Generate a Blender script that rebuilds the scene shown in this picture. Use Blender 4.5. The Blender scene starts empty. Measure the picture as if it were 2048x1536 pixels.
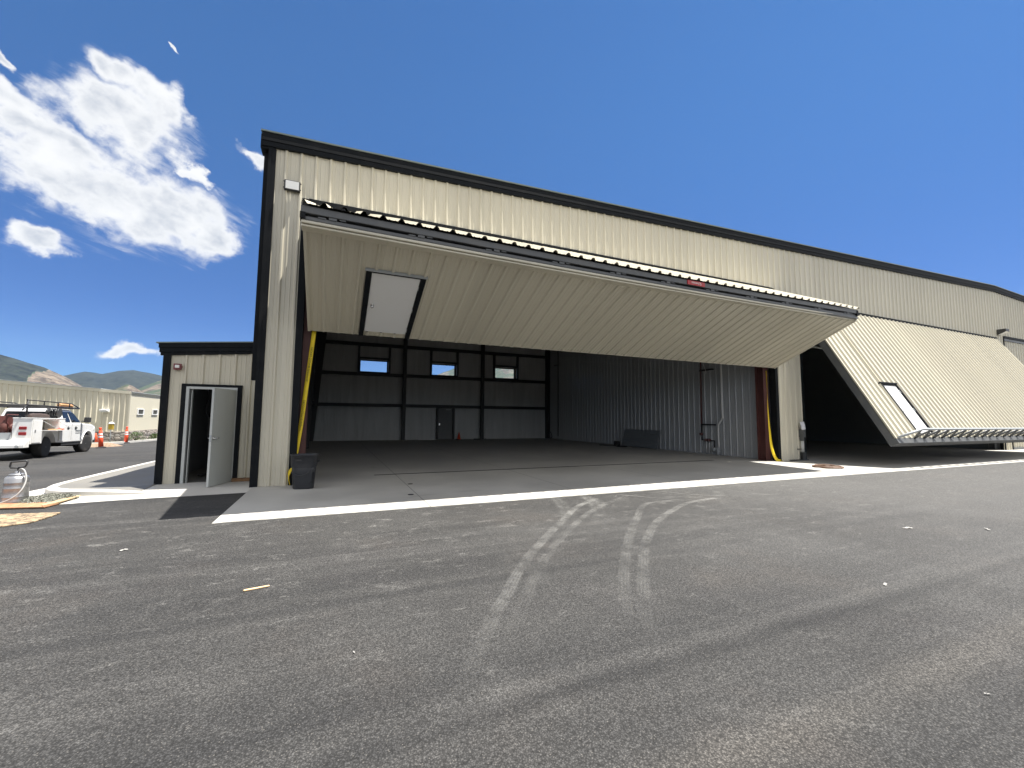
import bpy, bmesh, math, random
from mathutils import Vector, Matrix, noise
random.seed(7)
R = math.radians
C = bpy.context.scene.collection
FY = 10.17                      # plane of the hangar front
# ------------------------------------------------------------------ helpers
class MB:
    def __init__(s): s.bm = bmesh.new(); s.M = Matrix.Identity(4); s.mi = 0
    def v(s, p): return s.bm.verts.new(s.M @ Vector(p))
    def f(s, vs, smooth=False):
        try: fc = s.bm.faces.new(vs)
        except ValueError: return None
        fc.smooth = smooth; fc.material_index = s.mi; return fc
    def poly(s, pts): return s.f([s.v(p) for p in pts])
    def box(s, x0, x1, y0, y1, z0, z1):
        a = [s.v((x, y, z)) for z in (z0, z1) for y in (y0, y1) for x in (x0, x1)]
        for q in ((0,2,3,1),(4,5,7,6),(0,1,5,4),(2,6,7,3),(0,4,6,2),(1,3,7,5)): s.f([a[i] for i in q])
        return s
    def prism(s, pts, a, b, axis='y', smooth=False):
        """pts: outline in the plane across axis; x axis -> (y,z), y axis -> (x,z), z axis -> (x,y)"""
        mk = {'x': lambda p, t: (t, p[0], p[1]), 'y': lambda p, t: (p[0], t, p[1]), 'z': lambda p, t: (p[0], p[1], t)}[axis]
        A = [s.v(mk(p, a)) for p in pts]; B = [s.v(mk(p, b)) for p in pts]; n = len(pts)
        for i in range(n): s.f([A[i], A[(i+1) % n], B[(i+1) % n], B[i]], smooth)
        s.f(A[::-1]); s.f(B); return s
    def loft(s, rings, closed=True, caps=True, smooth=True):
        V = [[s.v(p) for p in r] for r in rings]; n = len(V[0])
        for i in range(len(V)-1):
            for j in range(n if closed else n-1):
                s.f([V[i][j], V[i][(j+1) % n], V[i+1][(j+1) % n], V[i+1][j]], smooth)
        if caps and closed: s.f(V[0][::-1]); s.f(V[-1])
        return s
    def tube(s, path, r, n=8, smooth=True, closed=False):
        P = [Vector(p) for p in path]; rings = []
        up = None
        for i, p in enumerate(P):
            a = P[max(0, i-1)]; b = P[min(len(P)-1, i+1)]
            if closed: a = P[i-1]; b = P[(i+1) % len(P)]
            d = (b-a).normalized()
            if up is None: up = Vector((0,0,1)) if abs(d.z) < .9 else Vector((1,0,0))
            u = d.cross(up); u = u.normalized() if u.length > 1e-4 else d.orthogonal().normalized()
            w = u.cross(d).normalized(); up = w
            rr = r[i] if isinstance(r, (list, tuple)) else r
            rings.append([p + (u*math.cos(t)+w*math.sin(t))*rr for t in [2*math.pi*k/n for k in range(n)]])
        if closed: rings.append(rings[0]); return s.loft(rings, True, False, smooth)
        return s.loft(rings, True, True, smooth)
    def lathe(s, prof, n=24, c=(0,0,0), axis='z', smooth=True, caps=True):
        rings = []
        for r, h in prof:
            ring = []
            for k in range(n):
                t = 2*math.pi*k/n; x, y = r*math.cos(t), r*math.sin(t)
                p = {'z': (x, y, h), 'y': (x, h, -y), 'x': (h, x, y)}[axis]
                ring.append((p[0]+c[0], p[1]+c[1], p[2]+c[2]))
            rings.append(ring)
        return s.loft(rings, True, caps, smooth)

def obj(name, mb, mat, parent=None, bevel=0, world=True, seg=2, normals=True):
    if normals: bmesh.ops.recalc_face_normals(mb.bm, faces=mb.bm.faces)
    me = bpy.data.meshes.new(name); mb.bm.to_mesh(me); mb.bm.free()
    for m in (mat if isinstance(mat, (list, tuple)) else [mat]): me.materials.append(m)
    o = bpy.data.objects.new(name, me); C.objects.link(o)
    if parent is not None:
        o.parent = parent
        if world: o.matrix_parent_inverse = wm(parent).inverted()
    if bevel:
        b = o.modifiers.new('bevel', 'BEVEL'); b.width = bevel; b.segments = seg; b.limit_method = 'ANGLE'; b.angle_limit = R(40)
    return o
def wm(o):
    m = o.matrix_basis.copy()
    return m if o.parent is None else wm(o.parent) @ o.matrix_parent_inverse @ m
def tag(o, label=None, cat=None, group=None, kind=None):
    if label: o['label'] = label
    if cat: o['category'] = cat
    if group: o['group'] = group
    if kind: o['kind'] = kind
    return o
def thing(name, label, cat, loc=(0,0,0), rz=0, group=None):
    o = bpy.data.objects.new(name, None); C.objects.link(o); o.empty_display_size = .2
    o.location = loc; o.rotation_euler = (0,0,rz)
    return tag(o, label, cat, group)
def struct(name, mb, mat, **k): return tag(obj(name, mb, mat, **k), kind='structure')
def dup(root, loc, rz=None, label=None):
    r = root.copy(); C.objects.link(r); r.location = loc
    if rz is not None: r.rotation_euler = (0,0,rz)
    if label: r['label'] = label
    for ch in list(root.children):
        c = ch.copy(); C.objects.link(c); c.parent = r
        for g in ch.children:
            d = g.copy(); C.objects.link(d); d.parent = c
    return r
def smooth(o):
    for p in o.data.polygons: p.use_smooth = True
    return o

# ------------------------------------------------------------------ node helpers
class NT:
    def __init__(s, nt): s.nt = nt; s.L = nt.links
    def n(s, t, **k):
        x = s.nt.nodes.new(t)
        for a, b in k.items(): setattr(x, a, b)
        return x
    def put(s, sock, v):
        if isinstance(v, bpy.types.NodeSocket): s.L.new(v, sock)
        else: sock.default_value = v
    def m(s, op, a, b=0.0, c=0.0, clamp=False):
        x = s.n('ShaderNodeMath', operation=op, use_clamp=clamp)
        for i, v in enumerate((a, b, c)): s.put(x.inputs[i], v)
        return x.outputs[0]
    def vm(s, op, a, b=(0,0,0)):
        x = s.n('ShaderNodeVectorMath', operation=op)
        s.put(x.inputs[0], a)
        if op == 'SCALE': s.put(x.inputs['Scale'], b)
        else: s.put(x.inputs[1], b)
        return x.outputs['Value'] if op in ('DOT_PRODUCT', 'LENGTH') else x.outputs[0]
    def mix(s, f, a, b, mode='MIX'):
        x = s.n('ShaderNodeMix', data_type='RGBA', blend_type=mode)
        s.put(x.inputs[0], f)
        for i, v in ((6, a), (7, b)): s.put(x.inputs[i], v if isinstance(v, bpy.types.NodeSocket) else (*v[:3], 1))
        return x.outputs[2]
    def noise(s, vec, scale, detail=4, rough=.55, dist=0):
        x = s.n('ShaderNodeTexNoise'); s.put(x.inputs['Vector'], vec)
        x.inputs['Scale'].default_value = scale; x.inputs['Detail'].default_value = detail
        x.inputs['Roughness'].default_value = rough; x.inputs['Distortion'].default_value = dist
        return x.outputs['Fac']
    def ramp(s, f, lo, hi, a=0.0, b=1.0, interp='SMOOTHSTEP'):
        x = s.n('ShaderNodeMapRange', interpolation_type=interp)
        s.put(x.inputs[0], f)
        for i, v in enumerate((lo, hi, a, b)): s.put(x.inputs[i+1], v)
        return x.outputs[0]
    def pos(s): return s.n('ShaderNodeNewGeometry').outputs['Position']
    def mapv(s, vec, scale=(1,1,1), rot=(0,0,0), loc=(0,0,0)):
        x = s.n('ShaderNodeMapping'); s.put(x.inputs[0], vec)
        x.inputs['Scale'].default_value = scale; x.inputs['Rotation'].default_value = rot; x.inputs['Location'].default_value = loc
        return x.outputs[0]
def mat(name, col=(.5,.5,.5), rough=.5, metal=0, spec=.5, fn=None, coat=0):
    m = bpy.data.materials.new(name); m.use_nodes = True
    nt = m.node_tree; b = nt.nodes['Principled BSDF']
    b.inputs['Base Color'].default_value = (*col, 1); b.inputs['Roughness'].default_value = rough
    b.inputs['Metallic'].default_value = metal; b.inputs['Specular IOR Level'].default_value = spec
    b.inputs['Coat Weight'].default_value = coat
    if fn: fn(NT(nt), b)
    return m
def sheeted(base):
    """each three-foot sheet of the cladding has its own slight tone"""
    def fn(N, b):
        base(N, b)
        src = b.inputs['Base Color'].links[0].from_socket; x = N.n('ShaderNodeSeparateXYZ'); N.L.new(N.pos(), x.inputs[0])
        w = N.n('ShaderNodeTexWhiteNoise', noise_dimensions='1D'); N.L.new(N.m('FLOOR', N.m('DIVIDE', N.m('ADD', x.outputs[0], 1.05), .9144)), w.inputs['W'])
        k = N.m('ADD', N.m('MULTIPLY', w.outputs['Value'], .085), .955); cc = N.n('ShaderNodeCombineColor')
        for i in range(3): N.L.new(k, cc.inputs[i])
        N.L.new(N.mix(1.0, src, cc.outputs[0], 'MULTIPLY'), b.inputs['Base Color'])
    return fn
def worn(col, amt=.12, scale=3.0, rough=.5, metal=0, dirt=(.25,.22,.18), dirt_amt=.15, stretch=(1,1,1), bump=0, fine=60):
    """paint or metal with slight tone changes, dust and a varying gloss"""
    def fn(N, b):
        p = N.mapv(N.pos(), stretch)
        n1 = N.noise(p, scale, 5, .6); n2 = N.noise(p, fine, 3, .6)
        k = N.m('ADD', N.m('MULTIPLY', n1, 2*amt), 1-amt)
        c = N.mix(1.0, col, N.n('ShaderNodeCombineColor').outputs[0], 'MULTIPLY')
        cc = c.node.inputs[7].links[0].from_node
        for i in range(3): N.L.new(k, cc.inputs[i])
        d = N.m('MULTIPLY', N.ramp(N.m('ADD', n1, N.m('MULTIPLY', n2, .35)), .62, .95), dirt_amt)
        N.L.new(N.mix(d, c, dirt), b.inputs['Base Color'])
        N.L.new(N.m('ADD', N.m('MULTIPLY', n1, .25), rough-.12, clamp=True), b.inputs['Roughness'])
        if bump:
            x = N.n('ShaderNodeBump'); x.inputs['Strength'].default_value = bump; x.inputs['Distance'].default_value = .01
            N.L.new(n2, x.inputs['Height']); N.L.new(x.outputs[0], b.inputs['Normal'])
    return fn
def wm_(name, col, rough=.5, metal=0, **k): return mat(name, col, rough, metal, fn=worn(col, rough=rough, metal=metal, **k))

M = {}
M['beige'] = mat('stone_beige_steel', (.56,.523,.418), .40, fn=sheeted(worn((.56,.523,.418), rough=.40, amt=.025, scale=.6, dirt=(.42,.37,.28), dirt_amt=.05, stretch=(1,1,.6), fine=9)))
M['black'] = wm_('black_trim_steel', (.006,.0075,.0095), .6, amt=.15, dirt=(.06,.055,.05), dirt_amt=.15)
M['black'].node_tree.nodes['Principled BSDF'].inputs['Specular IOR Level'].default_value = .12
M['blackgirt'] = wm_('black_painted_steel', (.013,.013,.015), .5, amt=.2, dirt=(.06,.055,.05), dirt_amt=.2)
M['roofing'] = wm_('grey_green_roofing', (.12,.15,.14), .35, amt=.1)
M['steelgrey'] = wm_('grey_painted_steel', (.085,.09,.095), .45, amt=.15, dirt=(.2,.18,.15), dirt_amt=.25)
M['lightgrey'] = wm_('light_grey_steel', (.36,.38,.39), .4, amt=.1)
M['oxide'] = wm_('red_oxide_primer', (.085,.028,.024), .55, amt=.25, dirt=(.1,.06,.05), dirt_amt=.3)
M['galv'] = wm_('bare_liner_steel', (.40,.41,.415), .38, metal=.1, amt=.06, scale=1, stretch=(1,4,.3), dirt_amt=.1)
M['white'] = wm_('white_door_paint', (.74,.74,.73), .4, amt=.03, dirt=(.5,.48,.44), dirt_amt=.1)
M['greydoor'] = wm_('pale_grey_door_primer', (.42,.44,.43), .45, amt=.05, dirt=(.3,.29,.27), dirt_amt=.12)
M['darkdoor'] = wm_('dark_grey_door', (.16,.165,.165), .5, amt=.08)
M['chrome'] = mat('brushed_chrome', (.6,.6,.6), .25, 1)
M['truckwhite'] = mat('white_truck_paint', (.78,.78,.77), .3, coat=.6, fn=worn((.78,.78,.77), amt=.03, scale=2, rough=.32, dirt=(.45,.40,.33), dirt_amt=.35))
M['rubber'] = wm_('black_tyre_rubber', (.018,.018,.018), .75, amt=.2, dirt=(.12,.1,.08), dirt_amt=.4)
M['plastic'] = wm_('black_plastic', (.02,.021,.023), .45, amt=.15)
M['bin'] = wm_('charcoal_bin_plastic', (.024,.026,.031), .5, amt=.12, dirt=(.10,.095,.09), dirt_amt=.25, bump=.15)
M['orange'] = wm_('orange_plastic', (.85,.09,.03), .45, amt=.08, dirt=(.3,.12,.08), dirt_amt=.25)
M['redpaint'] = wm_('dark_red_machine_paint', (.085,.018,.014), .6, amt=.2, dirt=(.12,.08,.06), dirt_amt=.4)
M['signred'] = mat('red_badge', (.42,.018,.025), .35)
M['reflect'] = mat('white_reflective_band', (.85,.85,.85), .35)
M['yellow'] = wm_('yellow_webbing', (.80,.58,.015), .6, amt=.1, scale=8, dirt=(.4,.28,.05), dirt_amt=.4, bump=.3, fine=160)
M['yellowpaint'] = wm_('yellow_paint', (.45,.31,.03), .5)
M['ink'] = mat('dark_print', (.06,.055,.01), .6)
M['greyink'] = mat('grey_print', (.16,.17,.18), .5)
M['whiteink'] = mat('white_print', (.8,.75,.72), .5)
M['litter'] = wm_('dusty_white_litter', (.36,.35,.33), .8)
M['paper'] = wm_('white_paper', (.74,.74,.77), .7, amt=.03)
M['pvc'] = wm_('white_pvc', (.68,.68,.66), .4, amt=.04)
M['redpipe'] = wm_('dark_red_iron_pipe', (.10,.035,.03), .5, amt=.2)
M['lens'] = mat('frosted_lamp_lens', (.72,.72,.70), .25)
M['lampred'] = mat('red_lens', (.22,.008,.010), .3)
M['alarm'] = wm_('maroon_alarm_housing', (.16,.03,.035), .4)
M['hoserubber'] = wm_('rust_brown_hose', (.15,.085,.055), .6, amt=.15)
M['greyhose'] = wm_('pale_grey_hose', (.42,.42,.41), .45)
M['insul'] = mat('white_vinyl_insulation', (.40,.40,.40), .45)
M['dark'] = mat('dark_underbody', (.012,.012,.013), .8)
M['interior'] = wm_('dark_room', (.26,.27,.28), .7)
M['gold'] = wm_('kraft_paper', (.55,.30,.14), .6)
def glass(name, tint=(.9,.93,.95), gl=.08):
    def fn(N, b):
        out = [x for x in N.nt.nodes if x.type == 'OUTPUT_MATERIAL'][0]
        t = N.n('ShaderNodeBsdfTransparent'); t.inputs[0].default_value = (*tint, 1)
        g = N.n('ShaderNodeBsdfGlossy'); g.inputs['Roughness'].default_value = .02
        fr = N.n('ShaderNodeFresnel'); fr.inputs[0].default_value = 1.5
        m = N.n('ShaderNodeMixShader'); N.L.new(fr.outputs[0], m.inputs[0]); N.L.new(t.outputs[0], m.inputs[1]); N.L.new(g.outputs[0], m.inputs[2])
        N.L.new(m.outputs[0], out.inputs[0])
    return mat(name, fn=fn)
M['glass'] = glass('clear_window_glass')
M['darkglass'] = mat('tinted_vehicle_glass', (.008,.010,.012), .12, spec=.25)
M['grubby'] = mat('dark_window_glass', (.03,.032,.035), .1)

def fn_insul(N, b):
    p = N.pos()
    n = N.noise(N.mapv(p, (3.2,3.2,.28)), 1.0, 4, .6, .4); n2 = N.noise(N.mapv(p, (9,9,1.1)), 1.0, 3, .5, .6)
    h = N.m('ADD', N.m('MULTIPLY', n, 1), N.m('MULTIPLY', n2, .35))
    x = N.n('ShaderNodeBump'); x.inputs['Strength'].default_value = .55; x.inputs['Distance'].default_value = .12
    N.L.new(h, x.inputs['Height']); N.L.new(x.outputs[0], b.inputs['Normal'])
    N.L.new(N.mix(N.ramp(n, .3, .75), (.50,.50,.49), (.60,.60,.59)), b.inputs['Base Color'])
M['insul'] = mat('white_vinyl_insulation', (.4,.4,.4), .36, fn=fn_insul)

def fn_asphalt(N, b):
    p = N.pos(); y = N.n('ShaderNodeSeparateXYZ'); N.L.new(p, y.inputs[0])
    fine = N.noise(p, 170, 2, .6); mid = N.noise(p, 48, 4, .7)
    vor = N.n('ShaderNodeTexVoronoi'); vor.inputs['Scale'].default_value = 115; N.L.new(p, vor.inputs['Vector'])
    sc = N.n('ShaderNodeSeparateColor'); N.L.new(vor.outputs['Color'], sc.inputs[0])
    big = N.noise(p, .22, 5, .6); warm = N.noise(p, .55, 5, .62); blot = N.noise(p, 1.5, 7, .72, .5)
    lanes = N.noise(N.mapv(p, (.03,.55,1), rot=(0,0,R(3))), 1.0, 4, .6, .3)
    streak = N.noise(N.mapv(p, (.10,2.6,1), rot=(0,0,R(2)), loc=(3,7,0)), 1.0, 5, .62)
    base = N.mix(N.ramp(big, .3, .7), (.027,.0262,.0255), (.041,.040,.0385))
    base = N.mix(N.ramp(lanes, .55, .40, 0, .55), base, (.019,.0188,.019))
    base = N.mix(N.ramp(streak, .52, .72, 0, .5), base, (.064,.062,.0595))
    base = N.mix(N.ramp(streak, .47, .32, 0, .45), base, (.018,.0178,.018))
    base = N.mix(N.ramp(warm, .50, .70, 0, .32), base, (.056,.0485,.0425))
    base = N.mix(N.ramp(blot, .52, .74, 0, .5), base, (.072,.0695,.066))
    # paving seams run along the hangar: rolled joints a little darker, one strip paler
    wav = N.m('MULTIPLY', N.m('SUBTRACT', N.noise(N.mapv(p, (.9,.9,1)), 1.0, 3, .6), .5), .16)
    yy = N.m('ADD', y.outputs[1], wav); gate = N.noise(N.mapv(p, (.45,.1,1), loc=(2,0,0)), 1.0, 3, .6)
    rag = N.ramp(mid, .30, .62, .35, 1)
    for y0, wd, st, cl in ((2.06,.13,.85,(.012,.012,.0125)),(2.30,.07,.35,(.016,.016,.017)),(2.50,.38,.45,(.019,.019,.0195)),(3.68,.14,.55,(.015,.015,.0155)),(5.2,.25,.3,(.02,.02,.0205)),(1.40,.20,.45,(.072,.066,.058)),(.75,.25,.4,(.02,.02,.02))):
        f = N.ramp(N.m('ABSOLUTE', N.m('SUBTRACT', yy, y0)), wd, 0.0, 0, st)
        f = N.m('MULTIPLY', N.m('MULTIPLY', f, N.ramp(gate, .28, .55, .25, 1)), rag)
        base = N.mix(f, base, cl)
    east = N.ramp(N.m('ADD', y.outputs[0], N.m('MULTIPLY', N.m('SUBTRACT', big, .5), 9)), 1.5, 12.0)
    base = N.mix(N.m('MULTIPLY', east, .60), base, (.088,.086,.083))
    near = N.ramp(N.m('ABSOLUTE', N.m('SUBTRACT', y.outputs[1], 6.2)), .2, 4.5, 1, .18)
    scuff = N.noise(N.mapv(p, (1.1,2.0,1), rot=(0,0,R(8))), 2.4, 9, .78, .4)
    d = N.m('MULTIPLY', N.m('MULTIPLY', N.ramp(scuff, .53, .72), near), N.ramp(mid, .36, .58, .15, 1))
    base = N.mix(N.m('MULTIPLY', d, .62), base, (.20,.194,.183))
    # stones: each cell its own tone, dark gaps of binder between
    k = N.m('MULTIPLY', N.ramp(sc.outputs[0], 0, 1, 1.05, 2.05, 'LINEAR'), N.ramp(vor.outputs['Distance'], .62, .30, .5, 1.1))
    k = N.m('MULTIPLY', k, N.ramp(mid, .34, .70, .62, 1.5, 'LINEAR'))
    cc = N.n('ShaderNodeCombineColor')
    for i in range(3): N.L.new(k, cc.inputs[i])
    base = N.mix(1.0, base, cc.outputs[0], 'MULTIPLY')
    stone = N.m('MULTIPLY', N.ramp(sc.outputs[1], .90, .97), N.ramp(vor.outputs['Distance'], .45, .25))
    base = N.mix(N.m('MULTIPLY', stone, .6), base, (.15,.138,.122))
    N.L.new(base, b.inputs['Base Color'])
    x = N.n('ShaderNodeBump'); x.inputs['Strength'].default_value = .45; x.inputs['Distance'].default_value = .006
    N.L.new(N.m('ADD', N.m('MULTIPLY', mid, .6), N.m('SUBTRACT', fine, vor.outputs['Distance'])), x.inputs['Height']); N.L.new(x.outputs[0], b.inputs['Normal'])
    b.inputs['Roughness'].default_value = .85; b.inputs['Specular IOR Level'].default_value = .3
M['asphalt'] = mat('asphalt', fn=fn_asphalt)

def fn_conc(N, b, base=(.47,.455,.42), joints=True, lo=.8):
    p = N.pos()
    n1 = N.noise(p, .5, 6, .6); n2 = N.noise(N.mapv(p, (.6,2,1)), 1.6, 5, .65, .5); f = N.noise(p, 70, 3, .6)
    c = N.mix(N.ramp(n1, .35, .7), [v*lo for v in base], base)
    c = N.mix(N.ramp(n2, .58, .8, 0, .35), c, [v*.62 for v in base])
    c = N.mix(N.ramp(f, .35, .75, 0, .22), c, [v*.7 for v in base])
    if joints:
        s = N.n('ShaderNodeSeparateXYZ'); N.L.new(p, s.inputs[0])
        jx = N.m('ABSOLUTE', N.m('SUBTRACT', N.m('FRACT', N.m('DIVIDE', N.m('ADD', s.outputs[0], 29.45), 3.1)), .5))
        w = N.ramp(jx, .4972, .4985)   # saw cuts every 3.1 m
        c = N.mix(N.m('MULTIPLY', w, .8), c, (.05,.048,.045))
    if joints:
        ed = N.m('ADD', s.outputs[1], N.m('MULTIPLY', N.m('SUBTRACT', N.noise(p, 6, 5, .7), .5), .16))
        c = N.mix(N.ramp(ed, 7.00, 6.93, 0, .75), c, (.12,.115,.105))
        sm = N.noise(N.mapv(p, (.5,1.6,1), rot=(0,0,.5)), 1.1, 6, .7, .8); c = N.mix(N.ramp(sm, .60, .74, 0, .4), c, (.16,.155,.15))
    N.L.new(c, b.inputs['Base Color'])
    x = N.n('ShaderNodeBump'); x.inputs['Strength'].default_value = .25; x.inputs['Distance'].default_value = .004
    N.L.new(f, x.inputs['Height']); N.L.new(x.outputs[0], b.inputs['Normal'])
    N.L.new(N.ramp(n1, .3, .7, .5, .7), b.inputs['Roughness'])
M['concrete'] = mat('concrete', fn=fn_conc)
M['kerbconc'] = mat('kerb_concrete', fn=lambda N, b: fn_conc(N, b, (.55,.53,.49), False, .85))
M['slabconc'] = mat('walk_concrete', fn=lambda N, b: fn_conc(N, b, (.18,.17,.15), False, .85))

def fn_wood(c1, c2, sc=(3,30,3), rot=0):
    def fn(N, b):
        n = N.noise(N.mapv(N.n('ShaderNodeTexCoord').outputs['Object'], sc, rot=(0,0,rot)), 1.5, 5, .65, .6)
        N.L.new(N.mix(N.ramp(n, .3, .7), c1, c2), b.inputs['Base Color']); b.inputs['Roughness'].default_value = .75
    return fn
M['ply'] = mat('orange_plywood', fn=fn_wood((.30,.14,.07), (.44,.24,.13), (12,2,2)))
M['plank'] = mat('pale_timber', fn=fn_wood((.36,.25,.14), (.50,.37,.22), (30,3,3)))
M['stick'] = mat('fresh_timber', fn=fn_wood((.62,.40,.20), (.78,.55,.32), (4,40,3)))
def fn_mud(N, b):
    p = N.pos(); n = N.noise(N.mapv(p, (3,6,1), rot=(0,0,.3)), 3.2, 7, .75, .6)
    c = N.mix(N.ramp(n, .42, .56), (.42,.31,.19), (.085,.062,.042)); N.L.new(c, b.inputs['Base Color']); b.inputs['Roughness'].default_value = .85
M['muddy'] = mat('mud_stained_plywood', fn=fn_mud)
def fn_stone(N, b):
    v = N.n('ShaderNodeTexVoronoi'); v.inputs['Scale'].default_value = 1.0
    N.L.new(N.mapv(N.pos(), (2.6,2.6,6.5)), v.inputs['Vector'])
    v2 = N.n('ShaderNodeTexVoronoi', feature='DISTANCE_TO_EDGE'); v2.inputs['Scale'].default_value = 1.0
    N.L.new(N.mapv(N.pos(), (2.6,2.6,6.5)), v2.inputs['Vector'])
    s = N.n('ShaderNodeSeparateColor'); N.L.new(v.outputs['Color'], s.inputs[0])
    c = N.mix(s.outputs[0], (.13,.12,.115), (.48,.45,.41)); c = N.mix(N.m('MULTIPLY', s.outputs[1], .4), c, (.35,.25,.19))
    c = N.mix(N.ramp(v2.outputs['Distance'], .02, .08, .85, 0), c, (.06,.055,.05))
    N.L.new(c, b.inputs['Base Color'])
    x = N.n('ShaderNodeBump'); x.inputs['Distance'].default_value = .06; N.L.new(N.ramp(v2.outputs['Distance'], 0, .25), x.inputs['Height']); N.L.new(x.outputs[0], b.inputs['Normal'])
    b.inputs['Roughness'].default_value = .85
M['stone'] = mat('ledgestone', fn=fn_stone)
def fn_gravel(N, b):
    v = N.n('ShaderNodeTexVoronoi'); v.inputs['Scale'].default_value = 60; N.L.new(N.pos(), v.inputs['Vector'])
    s = N.n('ShaderNodeSeparateColor'); N.L.new(v.outputs['Color'], s.inputs[0])
    N.L.new(N.mix(s.outputs[0], (.07,.075,.06), (.24,.24,.20)), b.inputs['Base Color']); b.inputs['Roughness'].default_value = .9
M['gravel'] = mat('grey_gravel', fn=fn_gravel)
def fn_dirt(N, b):
    n = N.noise(N.pos(), 9, 6, .7)
    N.L.new(N.mix(N.ramp(n, .3, .7), (.17,.10,.065), (.30,.22,.15)), b.inputs['Base Color']); b.inputs['Roughness'].default_value = .95
M['rubble'] = mat('orange_rubble', fn=fn_dirt)
def fn_leaf(N, b):
    n = N.noise(N.pos(), 14, 2, .5); N.L.new(N.mix(N.ramp(n, .35, .65), (.03,.065,.018), (.10,.155,.04)), b.inputs['Base Color']); b.inputs['Roughness'].default_value = .6
M['leaf'] = mat('shrub_leaf', fn=fn_leaf)
M['twig'] = mat('shrub_twig', (.10,.065,.04), .8)
M['steel'] = mat('stainless_steel', (.40,.40,.41), .4, 1, fn=lambda N, b: N.L.new(N.ramp(N.noise(N.mapv(N.pos(), (2,2,60)), 3, 4, .6), .3, .7, .34, .55), b.inputs['Roughness']))
def fn_hill(N, b):
    at = N.n('ShaderNodeAttribute', attribute_name='woods_shade'); p = N.pos()
    n = N.noise(N.mapv(p, (1,1,1.6)), .0042, 8, .68, .6); n2 = N.noise(p, .018, 6, .7); n3 = N.noise(p, .06, 4, .7)
    dry = N.mix(N.ramp(N.m('ADD', N.m('MULTIPLY', n2, .6), N.m('MULTIPLY', n3, .4)),   .43, .57), (.058,.047,.040), (.185,.148,.115))
    green = N.mix(N.ramp(n3, .35, .65), (.034,.050,.030), (.066,.084,.052))
    wood_shade = N.mix(N.ramp(n2, .3, .7), (.006,.010,.014), (.028,.034,.032))  # dark woods colour that also paints the cloud shadow
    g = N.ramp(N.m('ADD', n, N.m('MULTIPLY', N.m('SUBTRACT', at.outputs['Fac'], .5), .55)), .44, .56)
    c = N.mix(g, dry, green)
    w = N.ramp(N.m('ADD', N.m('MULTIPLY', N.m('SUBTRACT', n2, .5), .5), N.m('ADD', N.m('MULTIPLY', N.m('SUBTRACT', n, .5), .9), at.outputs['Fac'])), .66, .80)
    c = N.mix(w, c, wood_shade)
    spot = N.ramp(n3, .52, .64, 0, .62)
    c = N.mix(spot, c, (.035,.045,.030))
    N.L.new(c, b.inputs['Base Color']); b.inputs['Roughness'].default_value = .95; b.inputs['Specular IOR Level'].default_value = .1
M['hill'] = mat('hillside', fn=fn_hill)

# ------------------------------------------------------------------ ground
def gz(x, y):
    t = min(45., max(0., -.6*(x+3)+.8*(y-12)))
    return -.0175*t*t/(t+2)
xs = [-6000,-2500,-1000,-400,-200,-120,-80,-60,-50]+[-46+2*i for i in range(24)]+[3,8,14,20,30,45,60,90,150,300,800,2500,6000]
ys = [-4000,-1500,-500,-200,-80,-40,-20,-8,-3,0,3,6,9]+[11+2*i for i in range(26)]+[66,75,90,120,200,400,1000,3000,7000]
g = MB(); V = [[g.v((x, y, gz(x, y))) for x in xs] for y in ys]
for j in range(len(ys)-1):
    for i in range(len(xs)-1): g.f([V[j][i], V[j][i+1], V[j+1][i+1], V[j+1][i]], True)
struct('asphalt', g, M['asphalt'])

a = MB(); a.prism([(-1.44,6.93),(70,6.93),(70,28.3),(-1.44,28.3)], -.15, .006, 'z')
struct('concrete_apron', a, M['concrete'])
w = MB(); w.prism([(-4.02,9.30),(-3.3,9.40),(-1.445,9.50),(-1.445,11.9),(-3.45,11.9),(-3.45,10.1),(-4.4,10.0)], -.12, .004, 'z')
struct('concrete_walk', w, M['kerbconc'])
# kerbed island beside the lean-to
kp = [(-5.6,34),(-5.25,24),(-5.06,16.6),(-4.99,13),(-4.965,11.5),(-4.93,11.05),(-4.84,10.68),(-4.66,10.40),(-4.42,10.20),(-4.1,10.08),(-3.7,10.0),(-3.3,9.95),(-2.95,9.92)]
def offs(pts, d):
    out = []
    for i, p in enumerate(pts):
        a_ = Vector(pts[max(0,i-1)]); b_ = Vector(pts[min(len(pts)-1,i+1)]); t = (b_-a_).normalized()
        out.append((p[0]-t.y*d, p[1]+t.x*d))
    return out
hk = [.11]*10+[.09,.05,.006]
inn = offs(kp, .15); k = MB(); rings = []
for i, (p, q) in enumerate(zip(kp, inn)):
    z = gz(*p); h = hk[i]; m1 = (p[0]*.85+q[0]*.15, p[1]*.85+q[1]*.15)
    rings.append([(p[0],p[1],z-.1),(p[0],p[1],z+h*.75),(m1[0],m1[1],z+h),(q[0],q[1],z+h),(q[0],q[1],z-.1)])
k.loft(rings, True, True, False); struct('kerb', k, M['kerbconc'])
gut = MB(); gw = [.04,.05,.06,.10,.2,.30,.36,.40,.42,.42,.40,.36,.3]; rings = [[(*offs(kp, .02)[i], gz(*kp[i])+.006),(*offs(kp, -gw[i])[i], gz(*kp[i])+.005)] for i in range(len(kp))]
gut.loft(rings, False, False, False); struct('gutter', gut, M['kerbconc'])
sl = MB(); rim = [(*p, gz(*p)+.098) for p in offs(kp, .148)]
top = rim[:11]+[(-3.3,10.10,.010),(-3.36,11.2,.02),(-3.4,16,gz(-3.4,16)+.09),(-3.4,24,gz(-3.4,24)+.09),(-3.4,34,gz(-3.4,34)+.09)]
V0 = [sl.v(p) for p in top]; V1 = [sl.v((p[0], p[1], p[2]-.3)) for p in top]; sl.f(V0)
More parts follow.
